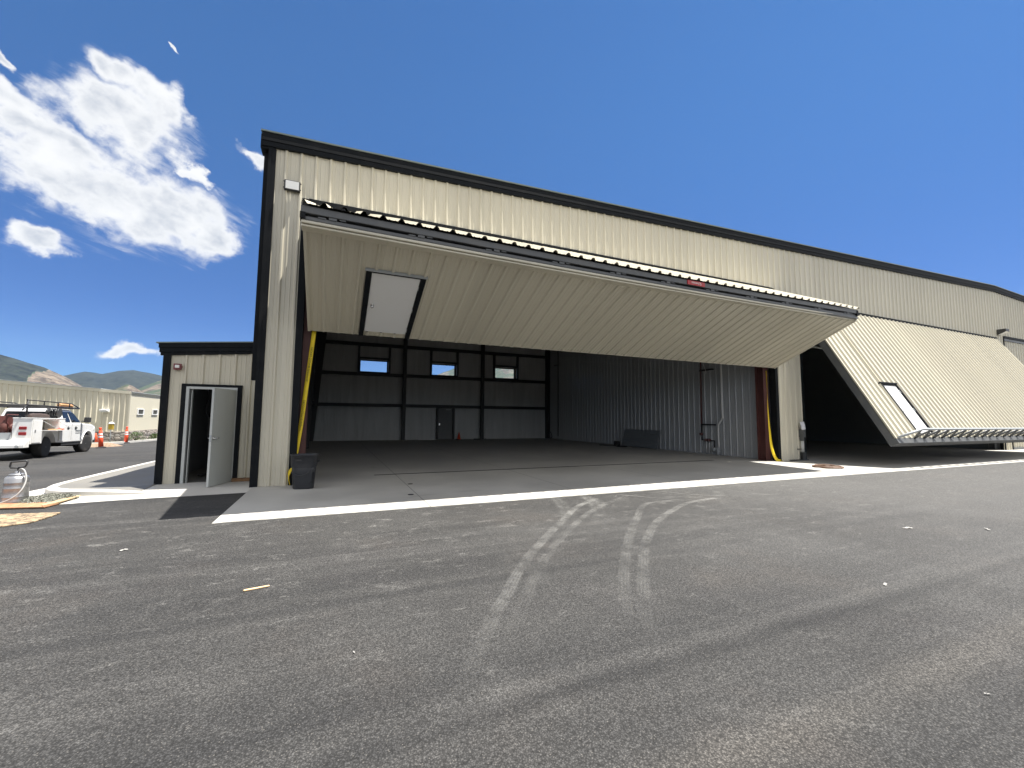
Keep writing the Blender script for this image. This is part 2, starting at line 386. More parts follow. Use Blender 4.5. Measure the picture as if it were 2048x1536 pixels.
for i in range(len(V0)): sl.f([V0[i], V0[(i+1)%len(V0)], V1[(i+1)%len(V0)], V1[i]])
struct('island_slab', sl, M['slabconc'])
dr = MB(); dr.box(1.04,12.75,11.14,11.24,.004,.0095); struct('floor_drain', dr, M['dark'])
# tyre marks: dusty prints on the asphalt, each a thin sheet with a worn alpha
def tyre_mat(name, strength, rib):
    def fn(N, b):
        out = [x for x in N.nt.nodes if x.type == 'OUTPUT_MATERIAL'][0]
        uv = N.n('ShaderNodeUVMap').outputs[0]; s = N.n('ShaderNodeSeparateXYZ'); N.L.new(uv, s.inputs[0])
        u, v = s.outputs[0], s.outputs[1]     # u across 0..1, v along in metres
        edge = N.ramp(N.m('ABSOLUTE', N.m('SUBTRACT', u, .5)), .5, .22)
        wob = N.noise(N.mapv(uv, (1,4,1)), 1.5, 3, .6)
        rb = N.m('SINE', N.m('ADD', N.m('MULTIPLY', u, rib*6.283), N.m('MULTIPLY', wob, 2)))
        tr = N.m('SINE', N.m('MULTIPLY', v, 61.0))
        pat = N.ramp(N.m('ADD', rb, N.m('MULTIPLY', tr, .3)), -1.0, .6, .55, 1)
        wear = N.ramp(N.noise(N.pos(), 2.2, 6, .75), .36, .64, .02, 1); grain = N.ramp(N.noise(N.pos(), 120, 3, .7), .30, .62, .35, 1)
        at = N.n('ShaderNodeAttribute', attribute_name='fade')
        al = N.m('MULTIPLY', N.m('MULTIPLY', N.m('MULTIPLY', edge, pat), N.m('MULTIPLY', wear, grain)), N.m('MULTIPLY', at.outputs['Fac'], strength), clamp=True)
        b.inputs['Base Color'].default_value = (.24,.236,.224,1); b.inputs['Roughness'].default_value = .9
        N.L.new(al, b.inputs['Alpha'])
    return mat(name, fn=fn)
MT = [tyre_mat('dust_print', .82, 5), tyre_mat('faint_dust_print', .65, 3), tyre_mat('light_scuff', .38, 2)]
def catmull(P, n=8):
    out = []
    for i in range(len(P)-1):
        p0, p1, p2, p3 = P[max(0,i-1)], P[i], P[i+1], P[min(len(P)-1,i+2)]
        for k_ in range(n):
            t = k_/n
            out.append(tuple(.5*((2*b_)+(-a_+c_)*t+(2*a_-5*b_+4*c_-d_)*t*t+(-a_+3*b_-3*c_+d_)*t**3) for a_, b_, c_, d_ in zip(p0,p1,p2,p3)))
    return out+[P[-1]]
def tyre(path, wd, mt, f0, f1, z):
    P = catmull(path); mb = MB(); uvl = mb.bm.loops.layers.uv.new('UVMap'); fl = mb.bm.verts.layers.float.new('fade')
    Lf, Rt = offs(P, wd/2), offs(P, -wd/2); s = 0; n = len(P); VL = []
    for i in range(n):
        if i: s += math.dist(P[i], P[i-1])
        a_ = mb.v((*Lf[i], z)); b_ = mb.v((*Rt[i], z)); t = i/(n-1)
        fv = f0+(f1-f0)*t if t > .06 else (f0)*t/.06
        a_[fl] = b_[fl] = fv; VL.append((a_, b_, s))
    for i in range(n-1):
        f = mb.f([VL[i][0], VL[i][1], VL[i+1][1], VL[i+1][0]])
        for l, uv in zip(f.loops, ((0,VL[i][2]),(1,VL[i][2]),(1,VL[i+1][2]),(0,VL[i+1][2]))): l[uvl].uv = uv
    return struct('tyre_mark', mb, MT[mt], normals=False)
tyre([(4.669,6.671),(3.826,6.101),(3.086,5.331),(2.458,4.662),(2.006,4.154),(1.634,3.674),(1.374,3.295),(1.198,3.071),(1.001,2.75),(.773,2.401),(.55,2.05)], .145, 0, 1.0, .0, .0040)
tyre([(5.268,6.63),(4.243,6.014),(3.559,5.484),(2.75,4.708),(2.22,4.129),(1.85,3.681),(1.451,3.126),(1.175,2.752)], .135, 0, .85, .05, .0044)
tyre([(5.87,5.899),(5.051,5.856),(4.154,5.023),(3.419,4.282),(2.751,3.518),(2.366,3.042),(2.088,2.648)], .145, 0, .75, .12, .0048)
tyre([(6.933,5.85),(5.899,5.69),(5.066,5.277),(4.281,4.759),(3.517,4.089),(2.927,3.447),(2.475,2.921),(2.213,2.597),(2.0,2.2)], .15, 0, 1.0, .0, .0052)
tyre([(3.847,6.893),(3.612,6.183),(3.33,5.573),(3.05,5.0)], .34, 1, .8, .0, .0056)
tyre([(4.476,6.835),(4.161,6.046),(3.662,5.215),(3.006,4.445)], .36, 1, .8, .0, .0060)
tyre([(7.362,6.456),(6.477,5.469),(5.54,4.267)], .30, 2, .6, .0, .0064)
tyre([(5.10,6.80),(5.611,6.224),(5.9,5.888)], .09, 0, .8, .5, .0068)
tyre([(6.139,6.806),(6.612,6.161),(7.375,5.834),(8.6,5.5)], .09, 0, .8, .4, .0072)

# ------------------------------------------------------------------ hills
def lerp_tab(T, x):
    if x <= T[0][0]: return T[0][1]
    for (a_, b_), (c_, d_) in zip(T, T[1:]):
        if x <= c_: return b_+(d_-b_)*(x-a_)/(c_-a_)
    return T[-1][1]
RID = [ # distance, azimuth -> elevation of the skyline in degrees, kind of woods and painted cloud shade
 (2600, [(-70,5),(-55,6.6),(-40,6.9),(-32,6.2),(-27.8,5.37),(-26.94,5.13),(-26.05,4.78),(-25.12,4.47),(-24.32,4.04),(-23.65,3.62),(-22.6,2.90),(-21.8,2.45),(-20.5,1.8),(-19,1.1),(-16,.2),(-14,0)], 0),
 (4700, [(-70,2.6),(-30,2.9),(-25,3.4),(-23.57,3.91),(-22.54,4.29),(-21.9,4.25),(-21.33,4.15),(-20.7,4.38),(-20.1,4.6),(-19.5,4.68),(-19.07,4.74),(-18.4,4.62),(-17.82,4.53),(-16.8,4.35),(-12,3.9),(-5,3.4),(3,3.6),(9,4.3),(12.39,5.73),(13.2,6.0),(14.04,6.38),(14.8,6.65),(15.45,6.95),(18,8.2),(22,9.3),(35,9.6),(70,7)], 1),
 (1900, [(-24.5,0),(-22.5,1.1),(-20.87,2.5),(-20.2,2.95),(-19.6,3.38),(-19.4,3.45),(-19.1,3.32),(-18.6,2.95),(-17.89,2.45),(-17,1.8),(-15,.7),(-12,0)], 2),
 (3200, [(-21,0.6),(-19.5,2.3),(-18.2,3.2),(-17.2,3.75),(-16.4,4.1),(-15,4.15),(-13,3.6),(-10,2.4),(-5,.4),(-3,0)], 3)]
h = MB(); wl = h.bm.verts.layers.float.new('woods_shade')
azs = [-70+.9*i for i in range(42)]+[-32.2+.11*i for i in range(172)]+[-13.2+.45*i for i in range(186)]
rs = [750*1.022**i for i in range(104)]
V = []
for az in azs:
    ca, sa = math.cos(R(az)), math.sin(R(az)); col = []
    for r in rs:
        best, bk, bs = 0, -1, 0
        for ki, (D, T, kk) in enumerate(RID):
            H = D*math.tan(R(lerp_tab(T, az)))+1.46
            q = (r-D)/(D*(.42 if r < D else .30))
            if abs(q) < 1 and H > 1.5:
                x, y = r*sa, r*ca
                nz = noise.fractal(Vector((x/520, y/520, ki*7.3)), .9, 2.1, 6)
                rg = 1-abs(noise.fractal(Vector((x/360+3, y/360, ki*5.1)), 1, 2, 4))*1.6
                z = H*((1-abs(q))**1.12)*(1+(.10*nz+.16*(rg-.6))*min(1, abs(q)*3.2))
                if abs(q) < .2: z *= 1+.006*noise.noise(Vector((x/60, y/60, 0)))
                if z > best: best, bk, bs = z, kk, q
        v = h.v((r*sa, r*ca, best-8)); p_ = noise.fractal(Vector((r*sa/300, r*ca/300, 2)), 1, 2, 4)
        if bk == 0: wd = .22+(.75 if az < -25.0+.25*p_*4+bs*3.0 else 0)*(1 if bs > -.42+.12*p_ else .25)  # cloud shadow painted dark on the upper left slope
        elif bk == 1: wd = (.95 if bs > -.55+.1*p_ else .45) if az < 5 else .56+.12*p_  # far ridge darkened in colour, standing in for cloud shadow
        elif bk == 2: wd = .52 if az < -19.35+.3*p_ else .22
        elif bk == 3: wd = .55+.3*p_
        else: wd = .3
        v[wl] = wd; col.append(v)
    V.append(col)
for i in range(len(V)-1):
    for j in range(len(rs)-1): h.f([V[i][j], V[i+1][j], V[i+1][j+1], V[i][j+1]], True)
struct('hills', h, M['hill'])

# ------------------------------------------------------------------ hangar
hg = thing('hangar_building', 'long beige ribbed steel hangar with black trim and two raised doors', 'hangar', (16, FY, 0))
RIB0 = -1.16; RP = .3048
def rib_pts(u0, u1, hmaj=.034, minor=.0055, jit=0.0, ws=1.0):
    """(u, height) along a sheet with a tall rib each foot and two low swages between"""
    out = [(u0, 0)]; k0 = math.floor((u0-RIB0)/RP)-1; k1 = math.ceil((u1-RIB0)/RP)+1
    rn = random.Random(int(u0*1000)+5)
    for k_ in range(k0, k1):
        c = RIB0+k_*RP; j = rn.uniform(-jit, jit); j2 = rn.uniform(-jit, jit)
        for du, hh in ((-.041*ws,j),(-.015*ws,hmaj+j*.5),(.015*ws,hmaj+j2*.5),(.041*ws,j2)): out.append((c+du, hh))
        for m_ in (.105, .20):
            for du, hh in ((-.016,0),(-.007,minor),(.007,minor),(.016,0)): out.append((c+m_+du, hh+rn.uniform(-jit,jit)*.5))
    out = sorted(p for p in out if u0 <= p[0] <= u1)
    return out+[(u1, 0)]
def ribbed(mb, u0, u1, v0, v1, fn, jit=0.0, nv=1, hmaj=.034, ws=1.0):
    """v0/v1 numbers or functions of u; fn(u, v, d) -> point"""
    P = rib_pts(u0, u1, hmaj, .0055, jit, ws); F0 = v0 if callable(v0) else (lambda u: v0); F1 = v1 if callable(v1) else (lambda u: v1)
    cols = []
    for u, d in P:
        a_, b_ = F0(u), F1(u); cols.append([mb.v(fn(u, a_+(b_-a_)*i/nv, d+(random.uniform(-jit,jit)*.6 if jit and 0 < i < nv else 0))) for i in range(nv+1)])
    for c0, c1 in zip(cols, cols[1:]):
        for i in range(nv): mb.f([c0[i], c1[i], c1[i+1], c0[i+1]])
XR = 32.8                                            # ridge
def roof_z(x): return 7.64+.0345*(min(x, 2*XR-x)+1.62)   # top of the roof sheet along the gable
def band_top(x): return roof_z(x)-.20
front = lambda u, v, d: (u, FY-d, v)
m = MB()
ribbed(m, -1.36, 67.0, 6.36, band_top, front, .0008, 3)
ribbed(m, -1.36, -.80, -.05, 6.36, front, .0007, 3)
ribbed(m, 14.93, 16.22, -.02, 6.36, front, .0007, 3)
ribbed(m, 16.22, 32.95, 5.98, 6.36, front, .001)
ribbed(m, 32.55, 33.55, -.02, 6.36, front, .001)
ribbed(m, 33.55, 49.0, 6.14, 6.36, front, .001)
ribbed(m, 49.0, 67.0, -.02, 6.36, front, .001)
obj('front_wall', m, M['beige'], hg, normals=False)
ob = bpy.data.objects['front_wall']; ob['label'] = 'beige ribbed steel front wall'
# rake trim and roof
m = MB()
for x0, x1 in ((-1.63, XR), (XR, 2*XR+1.63)):
    for ya, yb, zt, zb in ((FY-.068, FY+.02, .035, -.085), (FY-.080, FY-.001, -.085, -.17), (FY-.070, FY-.001, -.17, -.29)):
        rings = [[(x, ya, roof_z(x)+zb), (x, yb, roof_z(x)+zb), (x, yb, roof_z(x)+zt-.012), (x, ya, roof_z(x)+zt-.012)] for x in (x0, x1)]
        m.loft(rings, True, True, False)
obj('rake_trim', m, M['black'], hg)
m = MB()
for x0, x1 in ((-1.66, XR), (XR, 2*XR+1.66)):
    rings = [[(x, FY-.088, roof_z(x)+.026), (x, 28.4, roof_z(x)+.026), (x, 28.4, roof_z(x)+.060), (x, FY-.088, roof_z(x)+.060)] for x in (x0, x1)]
    m.loft(rings, True, True, False)
    for i in range(int((x1-x0)/.61)):
        pass
obj('roof', m, M['roofing'], hg)
m = MB(); m.box(-1.492,-1.358,FY-.045,FY+.13,-.04,7.36); m.box(-1.50,-1.44,FY-.05,FY+.02,0,7.36); obj('corner_trim', m, M['black'], hg)
m = MB(); m.prism([(-1.60,FY+.1),(-1.50,FY+.1),(-1.50,FY+.2),(-1.60,FY+.2)], 2.22, 7.4, 'z'); m.box(-1.66,-1.50,FY-.04,FY+.3,7.3,7.62); obj('downspout', m, M['black'], hg, .006)
m = MB()
m.box(-1.49,-1.40,FY+.05,28.2,-.3,7.56); obj('side_wall', m, M['beige'], hg)
m = MB(); m.box(66.9,67,FY+.05,28.2,-.1,7.7); obj('side_wall', m, M['beige'], hg)
# opening trims and steel columns
for x0, x1 in ((-.80,-.66), (14.79,14.93)):
    m = MB(); m.box(x0,x1,FY-.02,FY+.22,0,6.34); obj('jamb_trim', m, M['black'], hg)
for x0, x1, z1 in ((16.22,16.33,5.98),(32.62,32.72,5.98),(33.50,33.58,6.14)):
    m = MB(); m.box(x0,x1,FY-.035,FY+.16,0,z1); obj('jamb_trim', m, M['black'], hg)
m = MB(); m.box(-.66,14.79,FY-.035,FY+.08,6.22,6.36); obj('header_trim', m, M['black'], hg)
m = MB(); m.box(16.22,32.72,FY-.045,FY+.08,5.90,6.0); m.box(33.58,49,FY-.045,FY+.08,6.03,6.16); obj('header_trim', m, M['black'], hg)
def hcol(x0, x1, y0, y1, z1, mt, name='steel_column'):
    m = MB(); xm = (x0+x1)/2
    m.box(x0,x1,y0,y0+.02,0,z1); m.box(x0,x1,y1-.02,y1,0,z1); m.box(xm-.008,xm+.008,y0+.02,y1-.02,0,z1); m.box(x0-.02,x1+.02,y0-.02,y1+.02,0,.03)
    return obj(name, m, mt, hg)
hcol(-.66,-.515,10.42,10.72,6.3,M['oxide']); hcol(14.50,14.76,10.42,10.74,6.3,M['oxide']); hcol(16.40,16.6,10.42,10.7,6,M['blackgirt']); hcol(32.3,32.55,10.42,10.7,6,M['steelgrey'])
for yc, x0, xt in ((15.6,-1.15,.42),(21.6,-1.15,.42),(27.55,-1.18,.75)):   # tapered frame legs on the left wall
    m = MB(); m.prism([(x0,0),(x0+.22,0),(x0+xt,7.2),(x0,7.2)], yc, yc+.22, 'y'); obj('frame_leg', m, M['blackgirt'], hg)
# back wall with insulation between black girts, three high windows and a door
YB = 28.0
wins = [(1.53,3.21),(6.115,7.75),(10.66,12.28)]; wz = (4.36,5.09)
m = MB()
def wallpiece(x0, x1, z0, z1):
    if x1-x0 < .01 or z1-z0 < .01: return
    nx = max(1, int((x1-x0)/.5)); nz_ = max(1, int((z1-z0)/.5))
    vs = []
    for j in range(nz_+1):
        row = []
        for i in range(nx+1):
            x = x0+(x1-x0)*i/nx; z = z0+(z1-z0)*j/nz_
            s = math.sin(math.pi*i/nx)*math.sin(math.pi*j/nz_)**.6 if 0 < i < nx and 0 < j < nz_ else 0
            row.append(m.v((x, YB-.07*s*(1+.5*noise.noise(Vector((x*2, z*.8, 1)))), z)))
        vs.append(row)
    for j in range(nz_):
        for i in range(nx): m.f([vs[j][i], vs[j][i+1], vs[j+1][i+1], vs[j+1][i]], True)
gz_l = [0, 2.22, 4.18, 6.08, 7.6]
cols_x = [-1.2, 4.26, 9.62, 15.0]
for a_, b_ in zip(cols_x, cols_x[1:]):
    for z0, z1 in zip(gz_l, gz_l[1:]):
        if z0 == 4.18:
            wn = [w_ for w_ in wins if a_ < w_[0] < b_][0]
            wallpiece(a_, wn[0]-.08, z0, z1); wallpiece(wn[1]+.08, b_, z0, z1); wallpiece(wn[0]-.08, wn[1]+.08, wz[1]+.1, z1)
        elif z0 == 0 and a_ == 4.26:
            wallpiece(a_, 6.45, z0, z1); wallpiece(7.72, b_, z0, z1)
        else: wallpiece(a_, b_, z0, z1)
obj('insulated_wall', m, M['insul'], hg)
m = MB()      # outer sheet of the back wall with the same openings
xs_ = [-1.5]+[v for w_ in wins for v in w_]+[67]
for i in range(0, len(xs_), 2): m.box(xs_[i], xs_[i+1], 28.2, 28.26, -.3, 8.9)
for w_ in wins: m.box(w_[0], w_[1], 28.2, 28.26, -.3, wz[0]); m.box(w_[0], w_[1], 28.2, 28.26, wz[1], 8.9)
obj('back_wall', m, M['beige'], hg)
for z in gz_l[1:4]:
    m = MB(); m.box(-1.2,14.95,YB-.22,YB-.02,z-.10,z-.085); m.box(-1.2,14.95,YB-.22,YB-.205,z-.10,z+.10); m.box(-1.2,14.95,YB-.22,YB-.02,z+.085,z+.10); obj('wall_girt', m, M['blackgirt'], hg)
for x in (4.26, 9.62): 
    m = MB(); m.box(x-.11,x+.11,YB-.42,YB-.40,0,7.9); m.box(x-.11,x+.11,YB-.25,YB-.23,0,7.9); m.box(x-.01,x+.01,YB-.40,YB-.25,0,7.9); m.box(x-.16,x+.16,YB-.46,YB-.2,0,.03); obj('wall_column', m, M['blackgirt'], hg)
m = MB(); m.box(14.72,14.94,YB-.4,YB-.02,0,7.9); obj('wall_column', m, M['blackgirt'], hg)
for w_ in wins:
    m = MB()
    for x in (w_[0]-.16, w_[1]+.04): m.box(x,x+.12,YB-.2,YB-.03,4.28,5.98)
    m.box(w_[0]-.05,w_[1]+.05,YB-.2,YB-.03,wz[1]+.03,wz[1]+.17); m.box(w_[0]-.05,w_[1]+.05,YB-.2,YB-.03,wz[0]-.08,wz[0]-.015)
    wf = obj('window', m, M['blackgirt'], hg)
    m = MB(); x0, x1 = w_
    for b_ in ((x0-.03,x0+.025,wz[0]-.03,wz[1]+.03),(x1-.025,x1+.03,wz[0]-.03,wz[1]+.03),(x0+.025,x1-.025,wz[0]-.03,wz[0]+.02),(x0+.025,x1-.025,wz[1]-.02,wz[1]+.03)): m.box(b_[0],b_[1],28.12,28.30,b_[2],b_[3])
    obj('window_frame', m, M['black'], wf)
    m = MB(); m.poly([(x0,28.2,wz[0]),(x1,28.2,wz[0]),(x1,28.2,wz[1]),(x0,28.2,wz[1])]); obj('pane', m, M['glass'], wf)
m = MB(); m.box(6.58,7.56,YB-.11,YB-.06,.02,2.10); bd = obj('back_door', m, M['darkdoor'], hg, .004); bd['label'] = 'dark grey steel door in the rear wall'
m = MB(); m.box(6.47,6.575,YB-.2,YB,0,2.2); m.box(7.565,7.70,YB-.2,YB,0,2.2); m.box(6.575,7.565,YB-.2,YB,2.105,2.2); obj('door_frame', m, M['blackgirt'], bd)
m = MB(); m.tube([(6.65,YB-.15,1.02),(6.80,YB-.15,1.02)], .014); m.box(6.63,6.70,YB-.135,YB-.11,.95,1.09); obj('handle', m, M['chrome'], bd)
m = MB(); m.box(7.1,7.42,YB-.19,YB-.11,1.98,2.05); obj('door_closer', m, M['lightgrey'], bd)
# left liner
m = MB(); m.box(-1.30,-1.22,10.3,28.1,0,7.5); obj('side_liner', m, M['insul'], hg)
for z in gz_l[1:4]:
    m = MB(); m.box(-1.22,-1.03,10.5,27.5,z-.1,z+.1); obj('wall_girt', m, M['blackgirt'], hg)
# partition between the bays: bare ribbed liner
m = MB(); ribbed(m, 10.76, 28.0, 0.02, 7.95, lambda u, v, d: (14.95-d, u, v), .0012, 2, .028)
obj('partition_wall', m, M['galv'], hg, normals=False)
m = MB(); m.box(14.98,15.3,10.3,28.2,0,7.95); obj('partition_core', m, M['interior'], hg)
m = MB(); m.box(14.915,14.985,10.76,27.9,.0,.035); obj('base_angle', m, M['lightgrey'], hg)
m = MB(); m.box(32.75,33.0,10.3,28.2,0,8.3); m.box(15.3,32.75,27.9,28.2,0,8.3); obj('far_bay_lining', m, M['interior'], hg)
for z in (1.1, 2.6, 4.2):
    m = MB(); m.box(15.3,32.7,27.72,27.9,z-.1,z+.1); obj('wall_girt', m, M['blackgirt'], hg)
m = MB()
for y in (15.6, 21.6): m.prism([(-1.3,7.0),(14.95,7.55),(14.95,7.9),(-1.3,7.35)], y, y+.2, 'y')
for y in (12.5,14,17.2,18.8,20.2,23.2,24.8,26.4): m.prism([(-1.3,7.36),(14.95,7.92),(14.95,8.10),(-1.3,7.54)], y, y+.07, 'y')
obj('roof_frame', m, M['blackgirt'], hg)
m = MB(); m.poly([(-1.3,10.4,7.45),(14.95,10.4,8.01),(14.95,28,8.01),(-1.3,28,7.45)]); obj('ceiling_liner', m, M['insul'], hg)

# ---- folded bifold door of the near bay
DX0, DX1 = -.56, 14.74
f0 = Vector((0,7.42,4.60)); f1 = Vector((0,10.13,3.37)); dv = (f1-f0); LL = dv.length; dv.normalize(); nn = Vector((0, dv.z, -dv.y))   # outward: down and out
def sag(u): t = (u-DX0)/(DX1-DX0); return -.05*math.sin(math.pi*t)-.01*t
def skew(u): return (u-DX0)/(DX1-DX0)
def fold(u, v, d): return (u, 7.17+v+.27*skew(u), 4.815+d+sag(u)+.08*skew(u))     # v back, d up
def lowp(u, v, d):
    p = f0+dv*v+nn*d; s = sag(u)*(1-v/LL); return (u, p.y, p.z+s)
m = MB()
mdx = (.60,1.515); mdv = (.86,2.80)
# sheet split round the walk door
ribbed(m, DX0+.05, mdx[0]-.05, .10, LL-.01, lowp, .0009, 3)
ribbed(m, mdx[0]-.05, mdx[1]+.05, .10, mdv[0]-.03, lowp, .0012, 1)
ribbed(m, mdx[0]-.05, mdx[1]+.05, mdv[1]+.02, LL-.01, lowp, .0)
ribbed(m, mdx[1]+.05, DX1-.05, .10, LL-.01, lowp, .0009, 3)
bf = obj('bifold_door', m, M['beige'], hg, normals=False); bf['label'] = 'bifold door folded up under the header, beige outer sheet facing down'
def slab(mb, u0, u1, v0, v1, d0, d1, fn=lowp):
    n = max(1, int((u1-u0)/1.5)); rings = []
    for i in range(n+1):
        u = u0+(u1-u0)*i/n
        rings.append([fn(u, v0, d0), fn(u, v1, d0), fn(u, v1, d1), fn(u, v0, d1)])
    mb.loft(rings, True, True, False)
m = MB(); slab(m, DX0, DX1, .0, LL, -.20, -.012); obj('door_frame', m, M['steelgrey'], bf)
m = MB(); slab(m, DX0, DX0+.05, .06, LL+.004, -.06, .034); slab(m, DX1-.05, DX1, .06, LL+.004, -.06, .034); slab(m, DX0+.05, DX1-.05, LL-.008, LL+.012, -.10, .012); obj('edge_trim', m, M['beige'], bf)
m = MB(); slab(m, DX0-.01, DX1+.01, .02, .22, -.285, -.236, fold); slab(m, DX0-.01, DX1+.01, .05, .26, -.330, -.292, fold); obj('fold_trim', m, M['beige'], bf, .012)
m = MB(); slab(m, DX0, DX1, LL-.03, LL+.09, -.20, -.1); obj('bottom_rail', m, M['black'], bf)
m = MB(); slab(m, mdx[0], mdx[1], mdv[0], mdv[1], -.01, .030); wd = obj('walk_door', m, M['white'], bf); wd['label'] = 'white walk door set in the raised panel'
m = MB(); slab(m, mdx[0]-.11, mdx[0]-.012, mdv[0]-.05, LL-.02, 0, .055); slab(m, mdx[1]+.012, mdx[1]+.11, mdv[0]-.05, LL-.02, 0, .055); slab(m, mdx[0]-.012, mdx[1]+.012, mdv[0]-.05, mdv[0]-.008, 0, .050); obj('walk_door_trim', m, M['black'], bf)
m = MB(); slab(m, mdx[0]-.13, mdx[1]+.13, mdv[0]-.075, mdv[0]-.052, 0, .06); obj('drip_cap', m, M['lightgrey'], bf)
m = MB()
kp_ = Vector(lowp(mdx[0]+.085, 1.84, .03)); m.M = Matrix.Translation(kp_) @ nn.to_track_quat('Z','Y').to_matrix().to_4x4()
m.lathe([(.034,0),(.034,.008),(.012,.012),(.012,.03),(.029,.042),(.031,.058),(.02,.068),(.002,.070)], 16); obj('knob', m, M['chrome'], bf)
for v in (1.1,1.85,2.6):
    m = MB(); slab(m, mdx[1]+.0, mdx[1]+.014, v, v+.11, .02, .042); obj('hinge', m, M['lightgrey'], bf)
# upper leaf: sheet runs from the fold back up to the header
u0_ = Vector((0,7.12,4.82)); u1_ = Vector((0,10.12,6.208)); du = (u1_-u0_); LU = du.length; du.normalize(); nu = Vector((0,-du.z,du.y))
def upp(u, v, d):
    p = u0_+du*v+nu*d; w_ = v/LU; k = skew(u); s = (sag(u)+.08*k)*(1-w_)+.03*w_*k; return (u, p.y+.27*k*(1-w_), p.z+s)
m = MB(); ribbed(m, DX0, DX1, 0, LU, upp, .0006, 2, .050, 1.5); obj('upper_sheet', m, M['beige'], bf, normals=False)
m = MB(); slab(m, DX0, DX1, .30, LU-.05, -.20, -.03, upp)
obj('upper_frame', m, M['steelgrey'], bf)
m = MB(); slab(m, DX0-.02, DX1+.02, .0, .12, -.128, -.012, fold); obj('fold_beam', m, M['steelgrey'], bf, .008)
m = MB(); slab(m, DX0, DX1, .03, .15, -.228, -.168, fold); obj('fold_rail', m, M['steelgrey'], bf, .006)
n_h = 11
for i in range(n_h):
    m = MB(); u = DX0+.45+(DX1-DX0-.9)*i/(n_h-1)
    slab(m, u-.06, u+.06, .015, .10, -.172, -.125, fold); slab(m, u+.10, u+.20, .02, .10, -.150, -.125, fold); slab(m, u-.22, u-.10, .02, .10, -.172, -.150, fold)
    obj('fold_hinge', m, M['steelgrey'], bf)
m = MB(); slab(m, DX0-.03, DX0+.05, -.01, .14, -.22, -.12, fold); obj('end_bracket', m, M['black'], bf)
m = MB(); slab(m, DX1-.04, DX1+.04, -.01, .14, -.20, -.03, fold); obj('end_bracket', m, M['black'], bf)
def text(name, body, size, mt, parent, Mx, ext=.001, sx=1, align='CENTER'):
    cu = bpy.data.curves.new(name, 'FONT'); cu.body = body; cu.size = size; cu.extrude = ext; cu.align_x = align; cu.align_y = 'CENTER'
    t = bpy.data.objects.new(name+'_c', cu); C.objects.link(t)
    dg = bpy.context.evaluated_depsgraph_get(); me = bpy.data.meshes.new_from_object(t.evaluated_get(dg)); bpy.data.objects.remove(t)
    me.transform(Mx @ Matrix.Diagonal((sx,1,1,1))); me.materials.clear(); me.materials.append(mt)
    o = bpy.data.objects.new(name, me); C.objects.link(o)
    if parent is not None: o.parent = parent; o.matrix_parent_inverse = wm(parent).inverted()
    return o
bx = 7.93; bk_ = skew(bx); bz = 4.815-.07+sag(bx)+.08*bk_; by_ = .27*bk_-.004
m = MB(); m.box(bx-.27,bx+.29,by_+7.152,by_+7.171,bz-.055,bz+.052); bg = obj('maker_badge', m, M['signred'], bf, .004)
text('badge_lettering', 'Schweiss', .085, M['whiteink'], bf, Matrix.Translation((bx+.01,by_+7.150,bz)) @ Matrix.Rotation(R(90),4,'X') @ Matrix.Rotation(R(180),4,'Z'), .0008, 1.05)

# ---- one-piece door of the second bay, tilted out
t0 = Vector((0,10.13,5.90)); tb = Vector((0,7.415,.915)); td = (tb-t0); TL = td.length; td.normalize(); tn = Vector((0, td.z, -td.y))
if tn.y > 0: tn = -tn                                # outward: towards the apron and up
HX0, HX1 = 16.32, 32.66
def tilt(u, v, d): p = t0+td*v+tn*d; return (u, p.y, p.z)
m = MB(); hx = (17.80,18.64); hv = (3.62,5.50)
ribbed(m, HX0+.05, hx[0]-.04, .03, TL-.02, tilt, .0005, 2, .058, 1.5)
ribbed(m, hx[0]-.04, hx[1]+.04, .03, hv[0]-.03, tilt, .0005, 1, .058, 1.5)
ribbed(m, hx[0]-.04, hx[1]+.04, hv[1]+.02, TL-.02, tilt, 0, 1, .058, 1.5)
ribbed(m, hx[1]+.04, HX1-.05, .03, TL-.02, tilt, .0005, 2, .058, 1.5)
td_ = obj('tilting_door', m, M['beige'], hg, normals=False); td_['label'] = 'one-piece hangar door swung out, sunlit beige ribbed face'
m = MB(); slab(m, HX0, HX0+.14, 0, TL, -.24, -.012, tilt); slab(m, HX1-.14, HX1, 0, TL, -.24, -.012, tilt)
for v in (0, 1.5, 3.0, 4.5, TL-.14): slab(m, HX0+.14, HX1-.14, v, v+.14, -.24, -.02, tilt)
for i in range(9):
    u = HX0+1.6+i*1.6; slab(m, u, u+.1, .14, TL-.14, -.18, -.03, tilt)
obj('door_frame', m, M['steelgrey'], td_)
m = MB(); slab(m, HX0, HX0+.05, 0, TL, -.03, .034, tilt); obj('edge_trim', m, M['beige'], td_)
m = MB(); slab(m, HX1-.05, HX1, 0, TL, -.03, .034, tilt); obj('edge_trim', m, M['beige'], td_)
m = MB(); slab(m, HX0-.005, HX1+.005, TL-.02, TL+.16, -.25, .02, tilt); obj('bottom_beam', m, M['steelgrey'], td_, .006)
m = MB(); m.tube([tilt(HX0+.1,TL-.03,.03), tilt(HX0+.75,TL-.10,.46), tilt(HX1-.75,TL-.10,.46), tilt(HX1-.1,TL-.03,.03)], .042, 6)
obj('truss_rail', m, M['lightgrey'], td_)
m = MB()
for i in range(26):
    u = HX0+.75+i*(HX1-HX0-1.5)/26; u2 = u+(HX1-HX0-1.5)/26
    m.tube([tilt(u,TL-.10,.46), tilt(u+.31,TL,.02)], .032, 5); m.tube([tilt(u+.31,TL,.02), tilt(u2,TL-.10,.46)], .032, 5)
obj('bottom_truss', m, M['steelgrey'], td_)
m = MB(); slab(m, hx[0], hx[1], hv[0], hv[1], -.01, .03, tilt); w2 = obj('walk_door', m, M['white'], td_)
